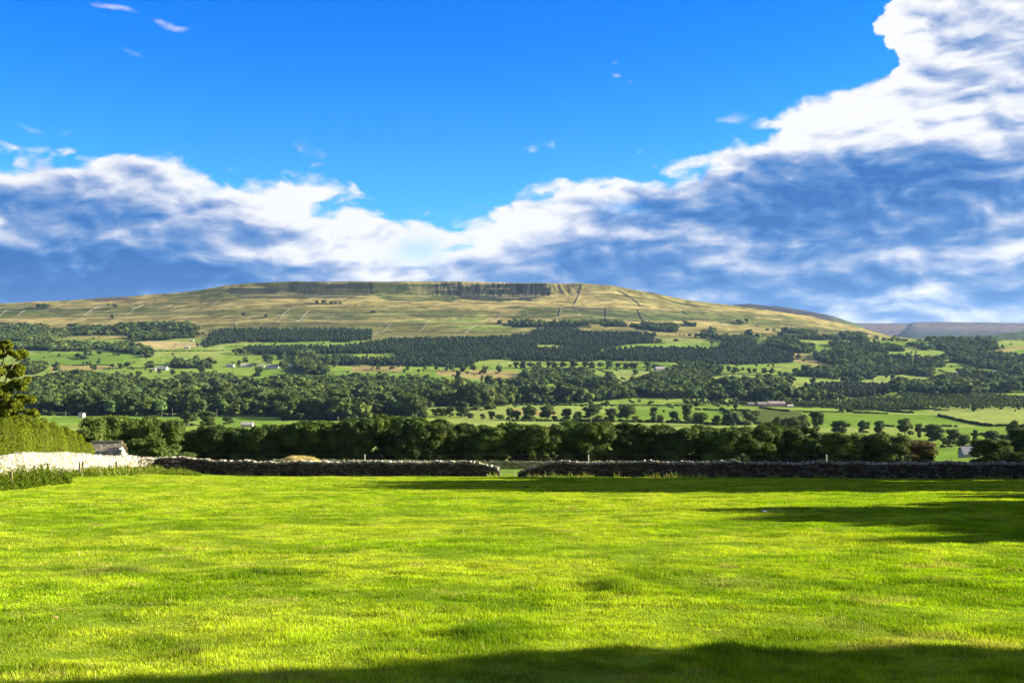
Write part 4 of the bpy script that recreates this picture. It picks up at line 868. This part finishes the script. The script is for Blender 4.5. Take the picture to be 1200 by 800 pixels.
# posts along the pale wall
def post(x, y, h, label, group, col=(.16, .12, .09), r=.06):
    z = float(gz(x, y)); mb = MB(); mb.box((0, 0, h/2-.15), (r*2, r*2, h+.3), 0, col); V = mb.V[0]; V[4:, :2] *= .85; V[4:6, 2] += .03
    return tag(ob('fence_post', mb.mesh('fence_post'), M_TIMBER, None, (x, y, z)), label, 'post', group)
for i, (X_, d) in enumerate([(6, 56.5), (20, 59), (34, 63), (43, 66), (50, 68), (88, 76.5), (92, 78), (132, 87)]):
    x, y = wp(X_, d); post(x+.35, y, 1.05, f'weathered fence post, {ORD[i]} from the left in front of the pale wall', 'fence posts before the pale wall')
def wire_fence():
    xs_ = [(165, 146), (427.5, 146), (689.5, 147), (968.5, 145), (1245, 140)]
    x0, y0 = wp(689.5, 147); z0 = float(gz(x0, y0)); root = empty('wire_fence', (x0, y0, z0), 'thin wire fence on tall grey posts between the wall and the belt', 'fence'); pr = None
    for X_, d in xs_:
        x, y = wp(X_, d); z = float(gz(x, y)); mb = MB(); mb.tube((x-x0, y-y0, z-z0-.2), (x-x0, y-y0, z-z0+2.25), .085, .075, 7, (.45, .42, .36)); ob('post', mb.mesh('fence_pole'), M_TIMBER, root)
        if pr:
            w = MB()
            for hh in (1.0, 1.6, 2.2): w.tube((pr[0]-x0, pr[1]-y0, pr[2]-z0+hh), (x-x0, y-y0, z-z0+hh), .004, .004, 4, (.15, .15, .15))
            ob('wire', w.mesh('fence_wire'), M_TIMBER, root)
        pr = (x, y, z)
wire_fence()
def rail():
    (xa, ya), (xb, yb) = wp(586, 96), wp(603, 96); za = float(gz(xa, ya)); root = empty('hurdle', ((xa+xb)/2, ya, za), 'low grey rail hurdle standing in the gap between the two dark walls', 'hurdle'); w = (xb-xa)/2
    m = MB(); m.tube((-w, 0, .42), (w, 0, .40), .03, .03, 6, (.3, .28, .25)); ob('rail', m.mesh('hurdle_rail'), M_TIMBER, root)
    for s in (-1, 1): m = MB(); m.tube((s*w, 0, -.2), (s*w, 0, .47), .035, .035, 6, (.3, .28, .25)); ob('leg', m.mesh('hurdle_leg'), M_TIMBER, root)
rail()
for i, (X_, Y_, h, lb) in enumerate([(202, 488, 10, 'thin telegraph pole by the valley road left of the dark round trees'), (254, 488, 9, 'thin telegraph pole by the valley road right of the dark round trees'), (641, 474, 8, 'thin pale pole below the olive slope in mid valley'), (865, 475.5, 9, 'pale slim mast left of the long stone farm'), (190, 488, 8, 'short telegraph pole at the wood edge by the valley road'), (77, 489, 8, 'pale telegraph pole above the yellow green hedge')]):
    x, y, z = pick(X_, Y_); H_ = h/F*y; root = empty('telegraph_pole', (x, y, z), lb, 'pole', 'poles in the valley')
    m = MB(); m.tube((0, 0, -.3), (0, 0, H_), .2, .14, 7, (.2, .18, .15)); ob('pole', m.mesh('pole_shaft'), M_TIMBER, root); m = MB(); m.box((0, 0, H_*.93), (1.8, .15, .15), 0, (.4, .36, .3)); ob('crossarm', m.mesh('pole_arm'), M_TIMBER, root)
# weeds: nettle bank at left, rank grass at the walls
def weeds(name, n, xf, hf, colf, w, label, leafy):
    mb = MB(); x, y = xf(n); k = len(x); z = gz(x, y); h = hf(x, y, k)
    V, Q_, T_, C_ = blades(x, y, h, np.full(k, w), colf(k), .4, True, z); mb.add(V, Q_, T_, C_)
    if leafy:
        m = k*5; q = rng.integers(k, size=m); f_ = rng.random(m); p = np.stack([x[q], y[q], z[q]+h[q]*f_*.95], 1)+rng.normal(0, .06, (m, 3)); nn = unit(rng, m); t = np.cross(nn, unit(rng, m)); t /= np.linalg.norm(t, axis=1)[:, None]; b = np.cross(nn, t); s = .075
        V = np.stack([p-t*s, p-b*s*.5, p+t*s, p+b*s*.5], 1).reshape(-1, 3); mb.add(V, np.arange(4*m).reshape(-1, 4), None, np.repeat(np.array((.085, .125, .012))*(.6+.8*rng.random((m, 1))), 4, 0))
    return tag(ob(name, mb.mesh(name), M_GRASS), label, 'weeds', kind='stuff')
def bank(n):
    t = rng.random(n); d = 52+t*24; X_ = rng.uniform(-40, 83, n); d = 58+(X_/85)*9+rng.uniform(-4.0, 2.2, n); return (X_-600)/F*d, d
weeds('nettle_bank', 4200, bank, lambda x, y, k: (.2+.75*rng.random(k)**1.5)*(.25+1.3*sstep(.3, .7, fbm(x/.9, y/.9, 401, 2))), lambda k: np.array((.095, .13, .012))*(.6+.7*rng.random((k, 1))), .05, 'bank of dark green nettles at the foot of the pale wall', True)
def cor(n):
    X_ = rng.uniform(85, 235, n); d = np.interp(X_, [85, 140, 180, 235], [80, 90, 98, 99])-rng.random(n)**1.5*9; return (X_-600)/F*d, d
weeds('rank_grass', 5200, cor, lambda x, y, k: (.12+.5*rng.random(k)**1.6)*(.3+1.2*sstep(.3, .7, fbm(x/1.2, y/1.2, 405, 2)))*sstep(235, 195, 600+F*x/y)**.5*(.5+.5*sstep(85, 110, 600+F*x/y)), lambda k: np.where(rng.random((k, 1)) < .3, np.array((.42, .38, .16)), np.array((.25, .30, .035)))*(.7+.5*rng.random((k, 1))), .045, 'rank yellow green grass in the corner where the walls meet', True)
def foot(n):
    X_ = rng.uniform(215, 1230, n); k = (X_ < 584) | (X_ > 606); k &= fbm(X_/16, X_*0, 409, 3) > .47; X_ = X_[k]; d = np.interp(X_, [214, 260, 300, 400, 500, 583, 607, 750, 900, 1050, 1200, 1300], [103, 99.4, 97.4, 93.9, 91.4, 89.4, 89.4, 88, 85.9, 83.4, 80.4, 79])-rng.random(len(X_))*1.1; return (X_-600)/F*d, d
weeds('wall_foot_grass', 9000, foot, lambda x, y, k: .12+.3*rng.random(k)**2+.35*(rng.random(k) < .07), lambda k: np.where(rng.random((k, 1)) < .35, np.array((.42, .36, .17)), np.array((.13, .2, .03)))*(.7+.5*rng.random((k, 1))), .035, 'fringe of taller grass along the foot of the dark walls', False)

# trees outside the frame on the right, whose shadows cross the pasture
SH = [(47.5, 32.5, 13.0, 11), (40, 24.0, 10.2, 8), (44, 28.5, 12, 9), (45, 37.5, 10.4, 8), (50, 56, 17, 12), (51, 62, 19, 12), (53, 69, 20.5, 13), (55, 77, 21, 13), (60, 86, 20, 12), (52, 46, 11, 8),
      (24, 8.4, 9.8, 6), (23, 4.6, 10.2, 7.5), (25, 0.0, 11, 8), (24, -5, 11, 8), (14, 6.2, 3.2, 3.0), (27, 9.3, 8.2, 4)]
for i, (x, y, h, w) in enumerate(SH):
    tree('broadleaf_tree', x, y, w, h, 'leafy tree standing outside the right edge and shading the pasture', 'tree', 'shade trees beyond the right edge', belt[i % 6], tk[i % 3], z=float(-1.7-.117*y))

# ------------------------------------------------------------------ air
DENS = 1.7e-5
if DENS:
    hb = MB(); xm = 26000; hb.box((0, 6200, 195), (xm, 14200, 650), 0); me = mesh('haze', hb.V[0], [BQ]); hz_ = ob('haze', me)
    m = bpy.data.materials.new('haze_air'); nt = nodes(m); out = nt.nodes.new('ShaderNodeOutputMaterial'); v = nt.nodes.new('ShaderNodeVolumePrincipled')
    v.inputs['Color'].default_value = (.40, .66, 1, 1); v.inputs['Density'].default_value = DENS; v.inputs['Anisotropy'].default_value = .2
    nt.links.new(v.outputs[0], out.inputs['Volume']); me.materials.append(m); tag(hz_, 'faint blue haze filling the air of the dale', 'haze', kind='stuff')

# ------------------------------------------------------------------ light
sun = bpy.data.lights.new('sun', 'SUN'); sun.energy = 5.0; sun.angle = R(.53); sun.color = (1, .92, .76)
so = bpy.data.objects.new('sun', sun); COL.objects.link(so)
from mathutils import Vector
sd = Vector((math.sin(SUN_AZ)*math.cos(SUN_EL), math.cos(SUN_AZ)*math.cos(SUN_EL), math.sin(SUN_EL)))
so.rotation_euler = sd.to_track_quat('Z', 'Y').to_euler(); so.location = (60, -20, 60)

world = bpy.data.worlds.new('World'); SC.world = world; world.use_nodes = True; world.cycles.sampling_method = 'MANUAL'; world.cycles.sample_map_resolution = 256
nt = world.node_tree; nt.nodes.clear(); N = nt.nodes; Lk = nt.links
out = N.new('ShaderNodeOutputWorld'); bg = N.new('ShaderNodeBackground'); STR = .06; bg.inputs[1].default_value = STR
sky = N.new('ShaderNodeTexSky'); sky.sky_type = 'NISHITA'; sky.sun_disc = False; sky.sun_elevation = SUN_EL; sky.sun_rotation = SUN_AZ; sky.dust_density = .3; sky.ozone_density = 3.0; sky.air_density = 1.1; sky.altitude = 200
tc = N.new('ShaderNodeTexCoord')
def V_(x):
    return x
def mth(op, a, b=None, c=None, clamp=False):
    n = N.new('ShaderNodeMath'); n.operation = op; n.use_clamp = clamp
    for i, q in enumerate((a, b, c)):
        if q is None: continue
        if isinstance(q, (int, float)): n.inputs[i].default_value = q
        else: Lk.new(q, n.inputs[i])
    return n.outputs[0]
sep = N.new('ShaderNodeSeparateXYZ'); Lk.new(tc.outputs['Generated'], sep.inputs[0]); dx, dy, dz = sep.outputs
A = mth('ARCTAN2', dx, dy); H2 = mth('SQRT', mth('ADD', mth('MULTIPLY', dx, dx), mth('MULTIPLY', dy, dy))); E = mth('DIVIDE', dz, mth('MAXIMUM', H2, .02))
def ae(X_, Y_):
    u = (X_-600)/F; return math.atan(u), (400-Y_)/F/math.sqrt(1+u*u)
def vec(a, b, c=0.):
    if isinstance(c, (int, float)) and c: a = mth('ADD', a, c*3.1); b = mth('ADD', b, c*1.7); c = 0.
    n = N.new('ShaderNodeCombineXYZ')
    for i, q in enumerate((a, b, c)):
        if isinstance(q, (int, float)): n.inputs[i].default_value = q
        else: Lk.new(q, n.inputs[i])
    return n.outputs[0]
def noise(v, sc, det=7, ro=.55, dim='2D'):
    n = N.new('ShaderNodeTexNoise'); n.noise_dimensions = dim; n.inputs['Scale'].default_value = sc; n.inputs['Detail'].default_value = det; n.inputs['Roughness'].default_value = ro; Lk.new(v, n.inputs['Vector']); return n.outputs['Fac']
def smooth(x, a, b, lo=0., hi=1.):
    n = N.new('ShaderNodeMapRange'); n.interpolation_type = 'SMOOTHSTEP'; Lk.new(x, n.inputs[0]); n.inputs[1].default_value = a; n.inputs[2].default_value = b; n.inputs[3].default_value = lo; n.inputs[4].default_value = hi; return n.outputs[0]
def voro(v, sc):
    n = N.new('ShaderNodeTexVoronoi'); n.voronoi_dimensions = '2D'; n.feature = 'SMOOTH_F1'; n.inputs['Scale'].default_value = sc; n.inputs['Smoothness'].default_value = .35; n.inputs['Detail'].default_value = 1.; n.inputs['Roughness'].default_value = .55; Lk.new(v, n.inputs['Vector']); return mth('SUBTRACT', .75, n.outputs['Distance'])
def puff(a, e, z, st=1.5):
    v = vec(a, mth('MULTIPLY', e, st), z); j = N.new('ShaderNodeTexNoise'); j.noise_dimensions = '2D'; j.inputs['Scale'].default_value = 16.; j.inputs['Detail'].default_value = 4; Lk.new(v, j.inputs['Vector'])
    m1 = N.new('ShaderNodeVectorMath'); m1.operation = 'MULTIPLY_ADD'; Lk.new(j.outputs['Color'], m1.inputs[0]); m1.inputs[1].default_value = (.05, .05, .05); Lk.new(v, m1.inputs[2]); v = m1.outputs[0]
    return mth('ADD', mth('ADD', mth('MULTIPLY', voro(v, 17.), .45), mth('MULTIPLY', voro(v, 41.), .16)), mth('MULTIPLY', noise(v, 11., 8, .6), .75))
Es = mth('MULTIPLY', E, 1.9)
base_v = vec(A, Es)
w1 = mth('SUBTRACT', noise(base_v, 5., 3), .5); w2 = mth('SUBTRACT', noise(vec(A, Es, 3.7), 5., 3), .5)
Aw = mth('ADD', A, mth('MULTIPLY', w1, .06)); Ew = mth('ADD', E, mth('MULTIPLY', w2, .03))
n_edge = mth('MULTIPLY', mth('SUBTRACT', puff(A, E, 1.3, 1.9), .56), .8)
def gauss(X_, Y_, rx, ry, rot=0., warp=True):
    a0, e0 = ae(X_, Y_); a = mth('SUBTRACT', Aw if warp else A, a0); e = mth('SUBTRACT', Ew if warp else E, e0)
    if rot:
        c, s = math.cos(rot), math.sin(rot); a2 = mth('ADD', mth('MULTIPLY', a, c), mth('MULTIPLY', e, s)); e2 = mth('SUBTRACT', mth('MULTIPLY', e, c), mth('MULTIPLY', a, s)); a, e = a2, e2
    a = mth('MULTIPLY', a, F/rx); e = mth('MULTIPLY', e, F/ry)
    return mth('EXPONENT', mth('MULTIPLY', mth('ADD', mth('MULTIPLY', a, a), mth('MULTIPLY', e, e)), -1.))
def addw(acc, g, w):
    t = mth('MULTIPLY', g, w); return t if acc is None else mth('ADD', acc, t)
# upper limit of the cloud bank as a function of azimuth
TOP = [(-400, 150), (-100, 160), (0, 168), (100, 172), (200, 180), (300, 200), (380, 212), (430, 226), (455, 250), (500, 256), (540, 252), (575, 243), (590, 216), (640, 212), (690, 206), (735, 190), (800, 186), (850, 160), (900, 140), (950, 100), (1000, 88), (1030, 80), (1042, 40), (1060, -20), (1120, -140), (1400, -330), (1900, -500)]
fc_ = N.new('ShaderNodeFloatCurve'); cv = fc_.mapping.curves[0]
PT = [((ae(a, b)[0]+1.1)/2.2, ae(a, b)[1]/.8) for a, b in TOP]
while len(cv.points) > 2: cv.points.remove(cv.points[1])
cv.points[0].location = (0, PT[0][1]); cv.points[1].location = (1, PT[-1][1])
for p in PT: cv.points.new(*p)
for p in cv.points: p.handle_type = 'VECTOR'
fc_.mapping.use_clip = False; fc_.mapping.update()
n_a = mth('SUBTRACT', noise(vec(A, mth('MULTIPLY', E, 1.5), 21.), 14., 8, .6), .5)
Lk.new(mth('MULTIPLY', mth('ADD', mth('ADD', A, mth('MULTIPLY', n_a, .09)), 1.1), 1/2.2, clamp=True), fc_.inputs['Value'])
T_ = mth('MULTIPLY', fc_.outputs[0], .8)
cov = mth('ADD', mth('SUBTRACT', T_, E), mth('MULTIPLY', n_edge, .085))
cover = smooth(cov, -.005, .014)
# holes of blue
hole = addw(None, gauss(497, 295, 26, 13), 1.); hole = addw(hole, gauss(718, 246, 26, 7, -.1), .8)
cover = mth('MULTIPLY', cover, mth('SUBTRACT', 1., mth('MULTIPLY', hole, .45)), clamp=True)
# loose wisps
w = None
for q in [(612, 168, 42, 12, .25, 1.1), (145, 61, 26, 7, -.15, .95), (168, 22, 36, 8, -.3, 1.05), (112, 3, 40, 7, 0, .9), (712, 74, 9, 5, 0, .9), (712, 88, 9, 4, 0, .8), (724, 96, 6, 4, 0, .8), (30, 148, 60, 9, -.15, .95), (672, 171, 10, 8, .3, .7), (460, 198, 28, 4, 0, .5), (370, 185, 50, 14, 0, .75), (860, 145, 30, 8, .1, .9), (1040, 18, 28, 9, -.3, 1.), (935, 100, 16, 6, 0, .8), (845, 100, 60, 20, 0, .25)]:
    w = addw(w, gauss(q[0], q[1], q[2], q[3], q[4]), q[5])
wis = smooth(mth('ADD', w, mth('MULTIPLY', n_edge, 2.6)), .38, 1.25, 0, .72)
wis = mth('MULTIPLY', wis, smooth(w, .05, .25))
fill_cloud = mth('MULTIPLY', smooth(noise(vec(dx, dy, dz), 1.6, 5, .5, '3D'), .42, .56), mth('MAXIMUM', smooth(mth('ABSOLUTE', A), .85, 1.3), smooth(E, .5, .9)))  # unseen cloud behind and overhead, added as neutral fill for the shadows
cover2 = mth('MAXIMUM', mth('MAXIMUM', cover, wis), fill_cloud)
# shade
nA = puff(Aw, Ew, 5.1, 2.4); nB = puff(mth('ADD', Aw, .010), mth('ADD', Ew, .010), 5.1, 2.4)
relief = mth('SUBTRACT', nA, nB)
big = mth('SUBTRACT', noise(vec(Aw, mth('MULTIPLY', Ew, 3.4), 9.), 4.2, 5, .5), .5)
dk = None
for q in [(95, 238, 150, 24, -.05, .75), (55, 248, 90, 16, 0, .35), (30, 335, 230, 46, 0, 1.7), (200, 326, 170, 26, 0, .7), (250, 280, 110, 12, 0, .35), (350, 305, 90, 14, 0, .3), (900, 205, 120, 24, .05, .85), (960, 235, 260, 38, 0, .9), (780, 250, 130, 16, -.25, .75), (690, 290, 100, 24, -.1, 1.3), (640, 315, 120, 18, 0, .5), (860, 262, 90, 10, 0, .5), (1090, 225, 140, 36, 0, .6), (850, 322, 240, 24, 0, .55), (950, 350, 200, 24, 0, .45), (1170, 345, 110, 28, 0, .75), (1150, 60, 60, 40, 0, .25), (1110, 110, 40, 12, 0, .25), (150, 205, 60, 10, 0, .3), (300, 262, 80, 8, 0, .3), (470, 275, 60, 8, 0, .25), (1130, 285, 130, 14, 0, .25), (530, 318, 60, 16, 0, .3)]:
    dk = addw(dk, gauss(*q[:5]), q[5])
lt = None
for q in [(400, 245, 130, 30, -.15, .4), (470, 300, 120, 22, 0, .25), (760, 275, 200, 9, .05, .35), (1060, 300, 160, 9, .0, .3), (330, 296, 60, 7, 0, .35), (610, 262, 70, 22, .1, .5), (560, 280, 60, 20, 0, .3), (880, 166, 200, 16, .2, .45), (720, 212, 90, 12, .1, .45), (1100, 100, 100, 50, 0, .2), (1060, 160, 120, 20, .1, .25), (1070, 350, 60, 14, 0, .6), (1150, 375, 40, 10, 0, .3), (820, 290, 60, 9, 0, .15), (1150, 290, 80, 12, 0, .35), (240, 200, 120, 14, -.1, .2), (1140, 320, 50, 10, 0, .25)]:
    lt = addw(lt, gauss(*q[:5]), q[5])
rim = smooth(cov, .0, .10, .30, 0.)
dk = mth('MULTIPLY', mth('SUBTRACT', 1., mth('EXPONENT', mth('MULTIPLY', dk, -1.2))), .78)
fine = mth('SUBTRACT', noise(vec(Aw, mth('MULTIPLY', Ew, 2.9), 12.), 26., 6, .6), .5)
sh = mth('ADD', mth('ADD', mth('ADD', mth('MULTIPLY', relief, .95), mth('MULTIPLY', fine, .30)), mth('MULTIPLY', big, .6)), mth('ADD', mth('SUBTRACT', mth('MULTIPLY', lt, .8), dk), mth('ADD', rim, .73)))
cr_ = N.new('ShaderNodeValToRGB'); Lk.new(sh, cr_.inputs[0]); el = cr_.color_ramp.elements
def lin(r, g, b): return tuple(((c/255)/12.92 if c/255 < .04045 else ((c/255+.055)/1.055)**2.4) for c in (r, g, b))+(1.,)
el[0].position = 0.; el[0].color = lin(46, 108, 186); el[1].position = 1.; el[1].color = lin(252, 252, 254)
for p, c in [(.20, lin(72, 130, 202)), (.42, lin(124, 158, 212)), (.62, lin(178, 194, 228)), (.82, lin(226, 231, 245))]: e_ = el.new(p); e_.color = c
K = 1/(2**EXPO*STR)
sc1 = N.new('ShaderNodeVectorMath'); sc1.operation = 'SCALE'; gm = N.new('ShaderNodeMix'); gm.data_type = 'RGBA'; Lk.new(mth('MAXIMUM', smooth(mth('ABSOLUTE', A), .85, 1.3), smooth(E, .5, .9)), gm.inputs[0]); Lk.new(cr_.outputs[0], gm.inputs[6]); gm.inputs[7].default_value = (.62, .56, .46, 1)  # warm grey of the added fill clouds outside the view
Lk.new(gm.outputs[2], sc1.inputs[0]); sc1.inputs['Scale'].default_value = K
hs = N.new('ShaderNodeHueSaturation'); hs.inputs['Saturation'].default_value = 1.25; hs.inputs['Value'].default_value = 1.0; hs.inputs['Hue'].default_value = .5; Lk.new(sky.outputs[0], hs.inputs['Color'])
mix = N.new('ShaderNodeMix'); mix.data_type = 'RGBA'; Lk.new(cover2, mix.inputs[0]); tm = N.new('ShaderNodeVectorMath'); tm.operation = 'MULTIPLY'; tmx = N.new('ShaderNodeMix'); tmx.data_type = 'RGBA'; tmx.inputs[6].default_value = (.20, .62, 1.1, 1); tmx.inputs[7].default_value = (.0, .50, 1.12, 1); Lk.new(smooth(E, .12, .34), tmx.inputs[0]); Lk.new(tmx.outputs[2], tm.inputs[1]); Lk.new(hs.outputs[0], tm.inputs[0]); Lk.new(tm.outputs[0], mix.inputs[6]); Lk.new(sc1.outputs[0], mix.inputs[7])
Lk.new(mix.outputs[2], bg.inputs[0]); Lk.new(bg.outputs[0], out.inputs[0])

# ------------------------------------------------------------------ camera
cam = bpy.data.cameras.new('camera'); cam.sensor_width = 36; cam.lens = 36*F/1200; cam.clip_start = .1; cam.clip_end = 40000
co = bpy.data.objects.new('camera', cam); COL.objects.link(co); co.location = (0, 0, 0); co.rotation_euler = (R(90), 0, 0); SC.camera = co
vs = SC.view_settings; vs.view_transform = 'Standard'; vs.look = 'None'; vs.exposure = EXPO; vs.gamma = 1; vs.use_curve_mapping = False
SC.cycles.max_bounces = 6; SC.cycles.volume_bounces = 0; SC.cycles.transparent_max_bounces = 4; SC.cycles.use_denoising = True
